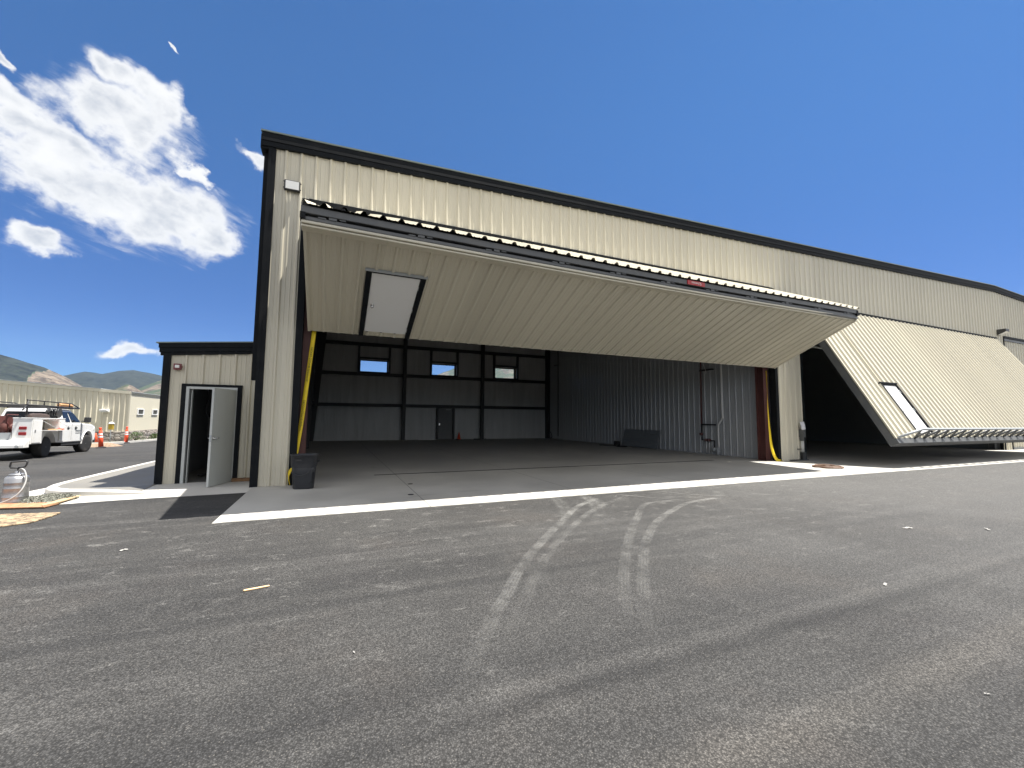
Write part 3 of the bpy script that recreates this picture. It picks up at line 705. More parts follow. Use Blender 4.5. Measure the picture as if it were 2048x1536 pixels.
m = MB(); slab(m, hx[0]-.075, hx[0]-.01, hv[0]-.05, TL-.06, 0, .07, tilt); slab(m, hx[1]+.01, hx[1]+.075, hv[0]-.05, TL-.06, 0, .07, tilt); slab(m, hx[0]-.01, hx[1]+.01, hv[0]-.05, hv[0]-.01, 0, .066, tilt); obj('walk_door_trim', m, M['black'], td_)
m = MB(); slab(m, hx[0]-.12, hx[1]+.10, hv[0]-.10, hv[0]-.052, 0, .09, tilt); obj('drip_cap', m, M['black'], td_)
m = MB(); m.tube([tilt(hx[0]+.06,4.6,.03), tilt(hx[0]+.06,4.6,.085), tilt(hx[0]+.19,4.6,.085)], .012, 6); obj('handle', m, M['chrome'], td_)
for v in (3.8, 4.55, 5.3):
    m = MB(); slab(m, hx[1]-.012, hx[1]+.02, v, v+.13, .03, .054, tilt); obj('hinge', m, M['lightgrey'], td_)
m = MB(); pa = Vector(tilt(HX0+.22,1.95,-.22)); pb = Vector((16.52,10.5,4.45)); m.tube([pb, pb+(pa-pb)*.55], .055, 10); m.tube([pb+(pa-pb)*.55, pa], .032, 8); obj('hydraulic_ram', m, M['lightgrey'], td_)
# ---- closed door of the third bay
m = MB(); ribbed(m, 33.58, 49, .12, 5.98, lambda u, v, d: (u, FY+.02-d, v), .001); d3 = obj('closed_door', m, M['beige'], hg, normals=False)
m = MB(); m.box(33.58,49,FY-.04,FY+.15,.02,.12); m.box(33.58,49,FY-.03,FY+.1,5.9,6.02); obj('door_rail', m, M['steelgrey'], d3)

# ------------------------------------------------------------------ things on and in the hangar
def flood(name, x, z, label, tilt_=0.0, size=(.30,.20), out=.10, y=FY):
    t = thing(name, label, 'floodlight', (x, y-.032, z), 0, 'floodlights on the hangar front')
    m = MB(); w_, h_ = size[0]/2, size[1]/2
    m.prism([(0,-h_),(-out,-h_),(-out-.02,-h_+.01),(-out-.02,h_-.01),(-out,h_),(0,h_)], -w_, w_, 'x'); obj('housing', m, M['plastic'], t, .008, False)
    m = MB(); m.box(-w_+.026,w_-.026,-out-.026,-out-.021,-h_+.026,h_-.026); obj('lens', m, M['lens'], t, .002, False)
    for sx in (-1, 1):
        for sz in (-1, 1):
            m = MB(); m.box(sx*(w_+.002),sx*(w_+.018),-out-.01,-out+.01,sz*h_*.6-.012,sz*h_*.6+.012); obj('clip', m, M['plastic'], t, 0, False)
    return t
flood('floodlight', -1.005, 6.555, 'square black framed floodlight at the top of the left corner', size=(.315,.235), out=.05)
t = thing('floodlight', 'small wedge-shaped floodlight high between the second and third doors', 'floodlight', (32.95, FY-.03, 6.28), 0, 'floodlights on the hangar front')
m = MB(); m.prism([(0,-.14),(0,.16),(-.34,.16),(-.34,.02)], -.2, .2, 'x'); obj('housing', m, M['plastic'], t, .01, False)
m = MB(); m.poly([(-.17,-.335,.010),(.17,-.335,.010),(.17,-.03,-.136),(-.17,-.03,-.136)]); obj('lens', m, M['lens'], t, 0, False)
# straps
def strap(path, wd, label, letters=None, tw=None):
    mb = MB(); n = len(path); L_, R_ = [], []
    for i, p in enumerate(path):
        p = Vector(p); d = (Vector(path[min(n-1,i+1)])-Vector(path[max(0,i-1)])).normalized()
        a_ = tw(i/(n-1)) if tw else 0
        s = Vector((math.cos(a_), math.sin(a_), 0)); s = (s-d*s.dot(d)).normalized(); b_ = s.cross(d).normalized()
        L_.append([p-s*wd/2-b_*.0015, p+s*wd/2-b_*.0015, p+s*wd/2+b_*.0015, p-s*wd/2+b_*.0015])
    mb.loft(L_, True, True, True)
    o = obj('lift_strap', mb, M['yellow']); tag(o, label, 'strap', 'lift straps of the bifold door')
    return o
sp = catmull([(-.435,10.27,3.40),(-.50,10.27,2.62),(-.56,10.27,1.9),(-.62,10.26,1.2),(-.70,10.2,.55),(-.775,10.13,.30),(-.79,10.115,.17),(-.765,10.13,.02)], 5)
ls = strap(sp, .088, 'taut yellow lift strap with black lettering, slanting down behind the bin', tw=lambda t: -.15-1.15*max(0, min(1, (t-.62)/.2)))
def on_strap(pc, pdir, body, size, sx=1):
    d = Vector(pdir).normalized(); n_ = Vector((0,-1,0)); n_ = (n_-d*n_.dot(d)).normalized(); yv = n_.cross(d)
    Mx = Matrix.Translation(Vector(pc)+n_*.006) @ Matrix((( d.x,yv.x,n_.x,0),(d.y,yv.y,n_.y,0),(d.z,yv.z,n_.z,0),(0,0,0,1)))
    text('lettering', body, size, M['ink'], ls, Mx, .0008, sx)
on_strap((-.500,10.262,2.62), (.078,0,.74), 'SCHWEISS BI-FOLD DOORS', .062, 1.02)
on_strap((-.598,10.262,1.45), (.06,0,.70), 'SCHWEISS BI-FOLD DOORS', .062, .98)
sp = catmull([(14.46,10.27,3.26),(14.48,10.27,2.6),(14.47,10.26,1.9),(14.50,10.25,1.1),(14.52,10.22,.55),(14.57,10.18,.25),(14.66,10.13,.06),(14.78,10.10,.014),(14.9,10.09,.012)], 5)
strap(sp, .115, 'slack yellow lift strap curling onto the concrete beside the red column', tw=lambda t: 1.0-1.25*min(1, t*1.9))
# bin
bn = thing('waste_bin', 'charcoal rectangular plastic bin standing at the left jamb', 'bin', (-.475, 9.62, .006), R(-8))
def rrect(wx, wy, r, z, n=5):
    out = []
    for cx, cy, a0 in ((wx-r,wy-r,0),(-wx+r,wy-r,90),(-wx+r,-wy+r,180),(wx-r,-wy+r,270)):
        for i in range(n+1): t_ = R(a0+90*i/n); out.append((cx+r*math.cos(t_), cy+r*math.sin(t_), z))
    return out
m = MB(); H_ = .69
pr = [(.185,.110,0),(.195,.120,.02),(.222,.140,.42),(.224,.142,.44),(.236,.152,.46),(.247,.160,.67)]
m.loft([rrect(a_,b_,.105,z) for a_,b_,z in pr]+[rrect(.262,.175,.12,.675), rrect(.262,.175,.12,H_), rrect(.240,.153,.11,H_), rrect(.20,.12,.09,.12)], True, True, True)
obj('bin_body', m, M['bin'], bn, 0, False)
m = MB()
arc = [(-.20+.40*i/12, .335-.085*math.sin(math.pi*i/12)+.10*(i/12)**2) for i in range(13)]
pts = [(x, -.158, z) for x, z in arc]
m.tube(pts, .012, 6); obj('moulded_ridge', m, M['bin'], bn, 0, False)
m = MB(); m.box(-.13,-.03,-.170,-.154,.560,.595); obj('handle_slot', m, M['plastic'], bn, .006, False)
m = MB(); m.box(.255,.275,-.06,.06,.53,.57); obj('handle_slot', m, M['plastic'], bn, .006, False)
# coil, box with paper, pipes
m = MB(); pts = []
for i in range(110):
    t_ = i*.22; rr = .40+.05*math.sin(i*.05)+.02*math.sin(i*1.3); pts.append((14.33+rr*math.cos(t_)*.95, 8.28+rr*math.sin(t_)*.85, .03+.012*(i//29)+.004*math.sin(i)))
m.tube(pts, .017, 6); tag(obj('hose_coil', m, M['hoserubber']), 'rust brown hose coiled flat on the sunlit concrete', 'hose')
cb = thing('control_box', 'grey door control box on a post with two white conduits', 'control box', (16.02, FY-.04, 0))
m = MB(); m.box(15.93,16.13,FY-.16,FY-.034,.85,1.15); m.box(15.96,16.02,FY-.19,FY-.16,.95,1.05); m.box(15.96,16.06,FY-.14,FY-.034,.72,.85); obj('box', m, M['steelgrey'], cb, .006)
for x in (16.00, 16.09):
    m = MB(); m.tube([(x,FY-.08,.72),(x,FY-.08,.30)], .021, 8); obj('conduit', m, M['pvc'], cb)
m = MB(); m.box(15.96,16.14,FY-.13,FY-.034,.0,.30); m.box(15.80,15.86,FY-.09,FY-.034,.40,.43); m.box(15.86,16.0,FY-.08,FY-.06,.405,.425); obj('base', m, M['plastic'], cb)
m = MB(); m.box(15.35,16.3,FY-.12,FY-.03,.007,.04); obj('threshold_mat', m, M['plastic'], cb)
m = MB(); vs = []
for j in range(7):
    row = []
    for i in range(6): row.append(m.v((15.80+.046*i+.012*j*.5, FY-.17-.012*math.sin(i*1.3+j*.5)-.03*(j/6), 1.42-.048*j-.012*math.sin(i*.9))))
    vs.append(row)
for j in range(6):
    for i in range(5): m.f([vs[j][i],vs[j][i+1],vs[j+1][i+1],vs[j+1][i]], True)
o = obj('notice_sheet', m, M['paper']); tag(o, 'curled white paper hanging over the control box', 'paper')
o.modifiers.new('thick', 'SOLIDIFY').thickness = .001
PX = 14.86
sr = thing('sprinkler_riser', 'dark red sprinkler riser with valves and wall brackets on the partition', 'pipes', (PX, 13.5, 0))
m = MB(); m.tube([(PX,13.52,7.4),(PX,13.60,1.25)], .033, 8); obj('riser_pipe', m, M['redpipe'], sr)
m = MB(); m.tube([(PX,13.60,1.25),(PX,13.60,.60),(PX,12.95,.58),(PX,12.95,.15)], .028, 8); obj('drain_pipe', m, M['blackgirt'], sr)
for z, y0, y1 in ((1.26,13.6,12.93),(3.62,13.6,12.95)):
    m = MB(); m.box(PX-.06,14.95,y1,y0,z-.03,z+.03); obj('bracket', m, M['blackgirt'], sr)
for y, z in ((13.60,.85),(13.35,.60),(13.2,.60)):
    m = MB(); m.lathe([(.02,-.07),(.06,-.06),(.06,.06),(.02,.07)], 10, (PX-.03,y,z), 'y'); m.lathe([(.045,0),(.045,.012)], 10, (PX-.10,y,z), 'x'); obj('valve', m, M['redpipe'], sr)
m = MB(); m.tube([(PX,13.36,.55),(PX,13.36,.06)], .02, 8); m.tube([(PX,13.22,.55),(PX,13.22,.06)], .02, 8); obj('white_drop', m, M['pvc'], sr)
wp = thing('vent_pipe', 'white plastic pipe with an offset bend and round pump at its foot', 'pipe', (PX, 12.7, 0))
m = MB(); m.tube(catmull([(PX,12.52,7.4),(PX,12.52,4),(PX,12.52,1.72),(PX,12.50,1.60),(PX,12.56,1.48),(PX,12.68,1.32),(PX,12.74,1.2),(PX,12.74,.45),(PX,12.74,.30)], 4), .036, 8); obj('pipe_run', m, M['pvc'], wp)
m = MB(); m.lathe([(.02,0.01),(.085,.02),(.085,.26),(.05,.30),(.03,.34)], 12, (PX-.04,12.74,.0)); m.lathe([(.02,-.09),(.085,-.07),(.085,.06),(.02,.08)], 12, (PX-.05,12.93,.22), 'y'); obj('pump', m, M['lightgrey'], wp)
m = MB(); m.tube([(PX,26.25,7.6),(PX,26.25,.2)], .035, 8); m.box(PX-.1,14.95,26.2,26.7,5.3,5.34); tag(obj('standpipe', m, M['blackgirt']), 'dark pipe up the partition near the back corner', 'pipe')
m = MB(); pts = [(14.72+.03*math.sin(i), 27.15+.22*math.cos(i*.5), .27+.22*math.sin(i*.5)) for i in range(27)]; m.tube(pts, .022, 6); tag(obj('hose_loop', m, M['plastic']), 'black hose looped at the foot of the back right corner', 'hose')
m = MB()
P0, P1 = Vector((14.55,16.02,.03)), Vector((14.55,18.72,.03)); tp = Vector((.27,0,.89))
for i in range(4):
    a_, b_ = i/4+.004, (i+1)/4-.004; q = [P0+tp*a_, P1+tp*a_, P1+tp*b_, P0+tp*b_]; nrm = Vector((-.95,0,.29))*.03
    m.loft([[*q], [p+nrm for p in q]], True, True, False)
tag(obj('steel_sheet', m, wm_('grey_panel_steel', (.17,.185,.195), .5)), 'low grey ribbed panel leaning against the partition wall', 'panel')
m = MB(); m.box(14.5,14.75,19.1,19.35,.006,.25); m.tube(catmull([(14.5,19.0,.04),(14.2,18.7,.03),(13.9,18.3,.03),(14.15,17.9,.03),(14.45,18.2,.03),(14.2,18.9,.03),(13.7,19.6,.03)],6), .02, 6); tag(obj('coiled_cable', m, M['plastic']), 'black cable and small box on the floor beside the leaning panel', 'cable')
m = MB(); pts = catmull([(13.95,12.6,3.75),(13.85,12.4,3.45),(13.75,12.3,3.30)],4); m.tube(pts, .012, 5); tag(obj('hanging_cord', m, M['pvc']), 'short white cord dangling below the raised door at the right', 'cord')
for x, lab in ((3.28,'small dark dome lamp above the left rear window'),(11.5,'small dark dome lamp above the right rear window')):
    t = thing('dome_lamp', lab, 'lamp', (x, 27.2, 6.55), 0, 'dome lamps before the back wall')
    m = MB(); m.lathe([(.03,.16),(.06,.13),(.20,.06),(.28,.0),(.26,.0)], 16); obj('lamp_shade', m, M['blackgirt'], t, 0, False)
    m = MB(); m.tube([(0,0,.16),(0,0,1.0)], .01, 5); obj('rod', m, M['blackgirt'], t, 0, False)
m = MB(); m.box(-1.0,-.5,11.0,11.03,.02,.55); m.M = Matrix.Rotation(0,4,'Z')
tag(obj('leaning_board', m, M['lightgrey']), 'pale grey board leaning behind the bin at the left column', 'board')
for x, y, lab in ((1.64,9.45,'dark round floor plug by the first slab joint, nearer the hangar'),(1.43,8.15,'dark round floor plug by the first slab joint, nearer the asphalt')):
    m = MB(); m.lathe([(.055,.004),(.055,.012),(.045,.014)], 16, (x,y,0)); tag(obj('floor_plug', m, M['plastic']), lab, 'floor plug', 'plugs in the apron')
m = MB(); m.box(5.25,6.40,27.60,27.66,.006,.05); tag(obj('floor_strip', m, M['pvc']), 'white strip lying on the floor left of the rear door', 'strip')
m = MB(); m.box(9.0,9.5,27.3,27.5,.006,.06); m.tube([(8.9,27.3,.03),(9.3,27.1,.03),(9.8,27.3,.03)], .03, 6); tag(obj('tool_bag', m, M['plastic']), 'low dark bag on the floor at the foot of a back column', 'bag')
# cones
def cone(t, h, r, base, bands=(), body='orange'):
    m = MB(); m.box(-base,base,-base,base,0,.03); obj('cone_base', m, M['plastic'], t, .006, False)
    m = MB(); m.lathe([(r,.03),(r*.22,h-.01),(r*.15,h)], 18); obj('cone_body', m, M[body], t, 0, False)
    for z0, z1 in bands:
        m = MB(); f = lambda z: r+(r*.22-r)*(z-.03)/(h-.04)+.003
        m.lathe([(f(z0),z0),(f(z1),z1)], 18, caps=False); obj('band', m, M['reflect'], t, 0, False)
t = thing('traffic_cone', 'small orange cone on the floor beside the rear door', 'cone', (7.9, 27.4, .006), 0, 'orange cones'); cone(t, .50, .13, .19)
t = thing('traffic_cone', 'small orange cone standing behind the truck nose', 'cone', (-14.2,36.2,gz(-14.2,36.2)), 0, 'orange cones'); cone(t, .7, .17, .2)
def delin(x, y, label, lean):
    t = thing('delineator_post', label, 'delineator', (x, y, gz(x, y)), 0, 'orange delineator posts by the kerb')
    t.rotation_euler = (0, lean, 0)
    m = MB(); m.lathe([(.22,0),(.22,.04),(.12,.07)], 8); obj('foot', m, M['plastic'], t, .006, False)
    m = MB(); m.lathe([(.105,.05),(.095,.5),(.07,.92),(.05,.95),(.045,1.0),(.062,1.02),(.062,1.08),(.03,1.10)], 16); obj('post', m, M['orange'], t, 0, False)
    for z0, z1 in ((.56,.64),(.70,.78)):
        m = MB(); f = lambda z: .095-(z-.5)*.0595+.004; m.lathe([(f(z0),z0),(f(z1),z1)], 16, caps=False); obj('band', m, M['reflect'], t, 0, False)
delin(-11.27, 29.4, 'orange delineator post leaning left, in front of the white mast', R(-5))
delin(-12.55, 36.0, 'upright orange delineator post before the corner of the far building', 0)

# ------------------------------------------------------------------ lean-to beside the hangar
ax = thing('lean_to_building', 'low beige ribbed lean-to with an open grey door', 'lean-to', (-2.4, 11.25, 0))
AY = 11.25; rz_ = lambda x: 2.87+.083*(x+3.4)
m = MB(); anf = lambda u, v, d: (u, AY-d, v)
ribbed(m, -3.27, -2.97, -.01, rz_, anf, .0005, 2); ribbed(m, -2.97, -1.95, 2.13, rz_, anf, .0005); ribbed(m, -1.95, -1.49, -.01, rz_, anf, .0005, 2)
o = obj('front_wall', m, M['beige'], ax, normals=False)
m = MB(); m.box(-3.395,-3.262,AY-.045,AY+.1,-.02,2.90); obj('corner_trim', m, M['black'], ax)
m = MB(); 
for za, zb, yo in ((.15,.05,.085),(.05,-.045,.07),(-.045,-.11,.05)):
    rings = [[(x,AY-yo,rz_(x)+zb),(x,AY+.02,rz_(x)+zb),(x,AY+.02,rz_(x)+za-.004),(x,AY-yo,rz_(x)+za-.004)] for x in (-3.40-yo*.9,-1.50)]; m.loft(rings, True, True, False)
obj('rake_trim', m, M['black'], ax)
m = MB(); rings = [[(x,AY-.10,rz_(x)+.15),(x,20,rz_(x)+.15),(x,20,rz_(x)+.175),(x,AY-.10,rz_(x)+.175)] for x in (-3.52,-1.5)]; m.loft(rings, True, True, False); obj('roof', m, M['roofing'], ax)
m = MB(); m.box(-3.38,-3.33,AY+.1,20,-.3,2.9); m.box(-3.38,-1.5,19.9,20,-.3,2.95); obj('side_wall', m, M['beige'], ax)
m = MB(); m.box(-3.32,-3.28,AY+.05,15,0,2.8); m.box(-1.56,-1.52,AY+.05,15,0,2.8); m.box(-3.28,-1.56,14.9,15,0,2.8); m.box(-3.28,-1.56,AY+.05,15,2.70,2.74); obj('room_lining', m, M['interior'], ax)
m = MB(); m.box(-3.28,-1.56,AY+.05,15,-.05,.006); obj('room_floor', m, M['slabconc'], ax)
m = MB()
for x, z0, z1, y in ((-2.82,.9,1.4,12.6),(-2.75,1.5,1.7,12.6),(-2.6,.1,.45,12.9)): m.box(x,x+.16,y,y+.12,z0,z1)
m.tube(catmull([(-2.85,12.5,2.3),(-2.8,12.5,1.9),(-2.86,12.5,1.6),(-2.7,12.5,1.2),(-2.75,12.5,.7)],5), .012, 5)
m.tube(catmull([(-2.8,12.2,.05),(-2.6,12.1,.10),(-2.4,12.25,.05),(-2.55,12.4,.08),(-2.9,12.3,.04)],5), .03, 5)
tag(obj('wiring_gear', m, M['plastic'], ax), None)
m = MB(); m.box(-3.035,-2.945,AY-.05,AY+.06,-.005,2.16); m.box(-1.995,-1.905,AY-.05,AY+.06,-.005,2.16); m.box(-2.945,-1.995,AY-.05,AY+.06,2.10,2.16); obj('door_trim', m, M['black'], ax)
m = MB(); m.box(-2.945,-2.89,AY-.058,AY+.12,0,2.10); m.box(-2.045,-1.995,AY-.058,AY+.12,0,2.10); m.box(-2.89,-2.045,AY-.058,AY+.12,2.05,2.10); m.box(-2.86,-2.845,AY,AY+.10,0,2.05); fr = obj('door_frame', m, M['greydoor'], ax)
dr_ = bpy.data.objects.new('door', None)
# leaf swung outwards about its right edge
hx_, hy_ = -2.048, AY-.060; ang = R(180+73)     # leaf direction from the hinge
m = MB(); m.M = Matrix.Translation((hx_,hy_,0)) @ Matrix.Rotation(ang,4,'Z')
m.box(0,.84,-.0,.045,.012,2.045); leaf = obj('door', m, M['greydoor'], ax, .004); leaf['label'] = 'pale grey steel door standing open'
bpy.data.objects.remove(dr_)
m = MB(); m.M = Matrix.Translation((hx_,hy_,0)) @ Matrix.Rotation(ang,4,'Z')
for s, y in ((1,.045),(-1,0.0)):
    m.lathe([(.032,0),(.032,s*.012),(.012,s*.014),(.012,s*.05)], 14, (.775,y,1.0), 'y'); m.tube([(.775,y+s*.05,1.0),(.66,y+s*.05,1.0)], .010, 6)
m.box(.838,.842,.008,.037,.93,1.07)
obj('lever_handle', m, M['chrome'], leaf)
for z in (.22,1.02,1.82):
    m = MB(); m.box(hx_-.015,hx_+.03,hy_-.02,hy_+.015,z-.055,z+.055); obj('hinge', m, M['lightgrey'], leaf)
m = MB(); m.box(-1.99,-1.5,AY-.14,AY-.052,.005,.075); m.M = Matrix.Identity(4); tag(obj('timber_block', m, mat('brown_timber', fn=fn_wood((.16,.08,.035),(.30,.17,.08),(3,20,20)))), 'brown timber block on the ground beside the open door', 'timber')
m = MB(); m.box(-1.60,-1.52,AY-.24,AY-.16,.006,.12); m.tube([(-1.56,AY-.2,.12),(-1.56,AY-.2,.2),(-1.62,AY-.22,.2)], .02, 6); tag(obj('hose_bib', m, M['plastic']), 'small dark tap stub by the hangar corner next to the timber', 'tap')
al = thing('alarm_strobe', 'maroon fire alarm strobe with clear lens on the lean-to wall', 'alarm', (-3.125, AY-.03, 2.52))
m = MB(); m.box(-.068,.068,-.07,0,-.068,.068); obj('housing', m, M['alarm'], al, .01, False)
m = MB(); m.box(-.035,.045,-.105,-.07,-.03,.035); obj('strobe_lens', m, M['lens'], al, .012, False)
m = MB(); m.box(.068,.09,-.05,-.02,-.015,.015); obj('conduit_stub', m, M['alarm'], al, .003, False)

# ------------------------------------------------------------------ far building on the left
BX, BY = -13.38, 38.5; bz0 = -.52
fb = thing('storage_building', 'long low beige ribbed building on a grey stone base', 'building', (-20, 44, -.5))
topz = lambda x: 3.03+.078*max(0, -13.4-x)
m = MB(); ribbed(m, -40, BX, .30, topz, lambda u, v, d: (u, BY-d, v), 0, 1, .048)
ribbed(m, BY, 62, .32, lambda u: 3.05+.002*(u-BY), lambda u, v, d: (BX+d, u, v), 0, 1, .010)
obj('ribbed_wall', m, M['beige'], fb, normals=False)
m = MB(); m.box(-40,BX+.02,BY-.10,BY+.1,-1.2,.30); m.box(BX-.1,BX+.09,BY+.1,62,-1.2,.30); sb = obj('stone_base', m, M['stone'], fb, .01)
m = MB(); rings = [[(x,BY-.06,topz(x)-.06),(x,BY+.04,topz(x)-.06),(x,BY+.04,topz(x)+.14),(x,BY-.06,topz(x)+.14)] for x in (-40,BX-.0)]; m.loft(rings, True, True, False); m.box(BX-.08,BX+.05,BY-.055,62,3.0,3.12); m.box(BX-.05,BX+.036,BY-.04,BY+.06,.3,3.0); m.box(-40,BX+.02,BY-.05,BY,.27,.33); obj('rake_trim', m, M['beige'], fb)
m = MB(); rings = [[(x,BY-.1,topz(x)+.14),(x,62,topz(x)+.02),(x,62,topz(x)+.06),(x,BY-.1,topz(x)+.18)] for x in (-40,-15)]
m.box(BX-2,BX+.10,BY-.02,62,3.12,3.16); m.loft(rings, True, True, False); obj('roof', m, M['lightgrey'], fb)
for y0, y1 in ((39.75,40.95),(42.55,43.75)):
    m = MB()
    for b_ in ((y0,y0+.14,1.50,1.95),(y1-.14,y1,1.50,1.95),(y0+.14,y1-.14,1.50,1.56),(y0+.14,y1-.14,1.89,1.95)): m.box(BX+.0,BX+.07,b_[0],b_[1],b_[2],b_[3])
    wf = obj('window', m, M['white'], fb)
    m = MB(); m.box(BX+.0,BX+.03,y0+.14,y1-.14,1.56,1.89); obj('pane', m, M['grubby'], wf)
ml = thing('wall_lamp', 'white wall lamp on the ribbed side of the far building', 'lamp', (-14.64, BY-.03, 1.74))
m = MB(); m.prism([(0,-.10),(0,.14),(-.50,.12),(-.50,.02)], -.20, .20, 'x'); obj('housing', m, M['white'], ml, .01, False)
m = MB(); m.box(-.15,.15,-.45,-.12,-.06,-.02); obj('lens', m, M['lens'], ml, 0, False)
mp = thing('utility_post', 'thin post with a yellow box and white cap before the stone base', 'post', (-13.3,35.8,gz(-13.3,35.8)))
m = MB(); m.tube([(0,0,0),(0,0,1.2)], .03, 8); obj('post', m, M['lightgrey'], mp, 0, False)
m = MB(); m.box(-.12,.12,-.09,.09,.92,1.28); obj('meter_box', m, M['yellowpaint'], mp, .01, False)
m = MB(); m.lathe([(.16,1.28),(.16,1.33),(.08,1.40),(.01,1.42)], 14); obj('cap', m, M['white'], mp, 0, False)
# far kerb and verge
k = MB(); fk = [(-30,31.2),(-18,31.6),(-14.2,32.2),(-13.0,33.6),(-12.6,35.5),(-12.35,38),(-12.3,44),(-12.3,60)]
rings = []
for p, q in zip(fk, offs(fk, .2)): z = gz(*p); rings.append([(p[0],p[1],z-.1),(p[0],p[1],z+.12),(q[0],q[1],z+.12),(q[0],q[1],z-.1)])
k.loft(rings, True, True, False); struct('kerb', k, M['kerbconc'])
vg = MB(); vv = offs(fk, .19); vg.poly([(*p, gz(*p)+.10) for p in vv]+[(-13.2,60,-.5),(-13.2,38.6,-.38),(-30,38.6,-.5)]); struct('verge_gravel', vg, M['gravel'])
def shrub(x, y, r, hgt, label, seed):
    rn = random.Random(seed); z = gz(x, y)+.1
    t = thing('shrub', label, 'shrub', (x, y, z), 0, 'shrubs along the stone base')
    m = MB()
    for i in range(520):
        a_ = rn.uniform(0,6.283); q = rn.random()**.5*r; zz = rn.random(); q *= (1-.55*zz**2)*(.8+.3*math.sin(a_*3+seed))
        c = Vector((q*math.cos(a_), q*math.sin(a_), hgt*(.08+.9*zz))); s = rn.uniform(.025,.055)
        ax_ = Vector((rn.gauss(0,1),rn.gauss(0,1),rn.gauss(0,1))).normalized(); o_ = ax_.orthogonal().normalized(); o2 = ax_.cross(o_)
        m.poly([c-o_*s, c+o2*s*.5, c+o_*s, c-o2*s*.5])
    obj('foliage', m, M['leaf'], t, 0, False)
    m = MB()
    for i in range(6):
        a_ = i*1.05; m.tube([(0,0,0),(.5*r*math.cos(a_),.5*r*math.sin(a_),hgt*.7)], .012, 4)
    obj('stem', m, M['twig'], t, 0, False)
shrub(-12.75,38.1,.62,.62,'dark green shrub nearest the corner of the far building',1)
shrub(-12.8,41.6,.40,.42,'smallest green shrub between two larger ones at the stone base',2)
shrub(-12.75,44.8,.62,.62,'green shrub below the right window of the far building',3)
shrub(-12.75,48.2,.55,.66,'green shrub farthest along the stone base by the lean-to edge',4)
# rubble by the truck nose
m = MB(); rn = random.Random(3); rx, ry = -12.05, 31.4
for j in range(9):
    pass
vs = []
for j in range(15):
    row = []
    for i in range(19):
        u, v = i/9-1, j/7-1; d = max(0, 1-u*u-v*v); x, y = rx+u*.95, ry+v*.8
        row.append(m.v((x, y, gz(x,y)-.02+.30*d**.8*(.7+.6*noise.noise(Vector((x*3,y*3,1)))))))
    vs.append(row)
for j in range(14):
    for i in range(18): m.f([vs[j][i],vs[j][i+1],vs[j+1][i+1],vs[j+1][i]])
tag(obj('rubble_heap', m, M['rubble']), 'low heap of orange brown rubble in front of the truck nose', 'rubble', kind='stuff')

# ------------------------------------------------------------------ service truck
tk = thing('service_truck', 'white crew cab service truck with open tool boxes and black ladder rack', 'truck', (-11.08, 21.97, gz(-11.08,21.97)), R(90+4.6))
tk.rotation_euler = (0, R(1.0), R(90+4.6))
def part(name, mb, mt, parent=tk, bevel=0): return obj(name, mb, mt, parent, bevel, parent is not tk and False)
def arc_pts(cx, cz, r, a0, a1, n=10): return [(cx+r*math.cos(R(a0+(a1-a0)*i/n)), cz+r*math.sin(R(a0+(a1-a0)*i/n))) for i in range(n+1)]
WB = 3.65
# cab: lower body with front wheel arch
m = MB()
low = [(1.20,.52),(WB-.55,.52)]+arc_pts(WB,.42,.52,168,12,12)+[(WB+.60,.50),(WB+.88,.52),(WB+.93,.70),(WB+.90,1.05),(WB+.80,1.20),(WB+.45,1.28),(3.02,1.33),(1.20,1.33)]
m.prism(low, -.99, .99, 'y'); part('cab_body', m, M['truckwhite'], bevel=.05)
m = MB()   # greenhouse with tumblehome
bot = [(1.22,1.32),(3.05,1.32)]; 
def gh(y, k_): return [(1.24,y,1.32),(3.10,y,1.32),(2.62,y*k_,1.80),(2.38,y*k_,1.91),(1.50,y*k_,1.93),(1.30,y*k_,1.86)]
m.loft([gh(-.96,.80), gh(.96,.80)], True, True, False); part('cab_roof', m, M['truckwhite'], bevel=.05)
# side windows: right side is y negative
def side_pt(x, z, s, o=.012):
    k_ = (z-1.32)/.6; return (x, s*(.96-(.96*.2)*k_+o), z)
for s in (-1, 1):
    for pl_ in ([(1.42,1.38),(1.98,1.38),(1.94,1.80),(1.52,1.80)], [(2.10,1.38),(2.93,1.38),(2.60,1.70),(2.46,1.80),(2.06,1.80)]):
        m = MB(); A_ = [side_pt(x,z,s) for x,z in pl_]; B_ = [side_pt(x,z,s,-.03) for x,z in pl_]; m.loft([A_,B_], True, True, False); part('side_window', m, M['darkglass'])
m = MB(); A_ = [(3.09,-.82,1.36),(3.09,.82,1.36),(2.66,.70,1.80),(2.66,-.70,1.80)]; m.loft([A_, [(p[0]+.02,p[1],p[2]+.012) for p in A_]], True, True, False); part('windscreen', m, M['darkglass'])
m = MB(); A_ = [(1.23,-.78,1.40),(1.23,.78,1.40),(1.27,.68,1.80),(1.27,-.68,1.80)]; m.loft([A_, [(p[0]-.02,p[1],p[2]) for p in A_]], True, True, False); part('rear_window', m, M['darkglass'])
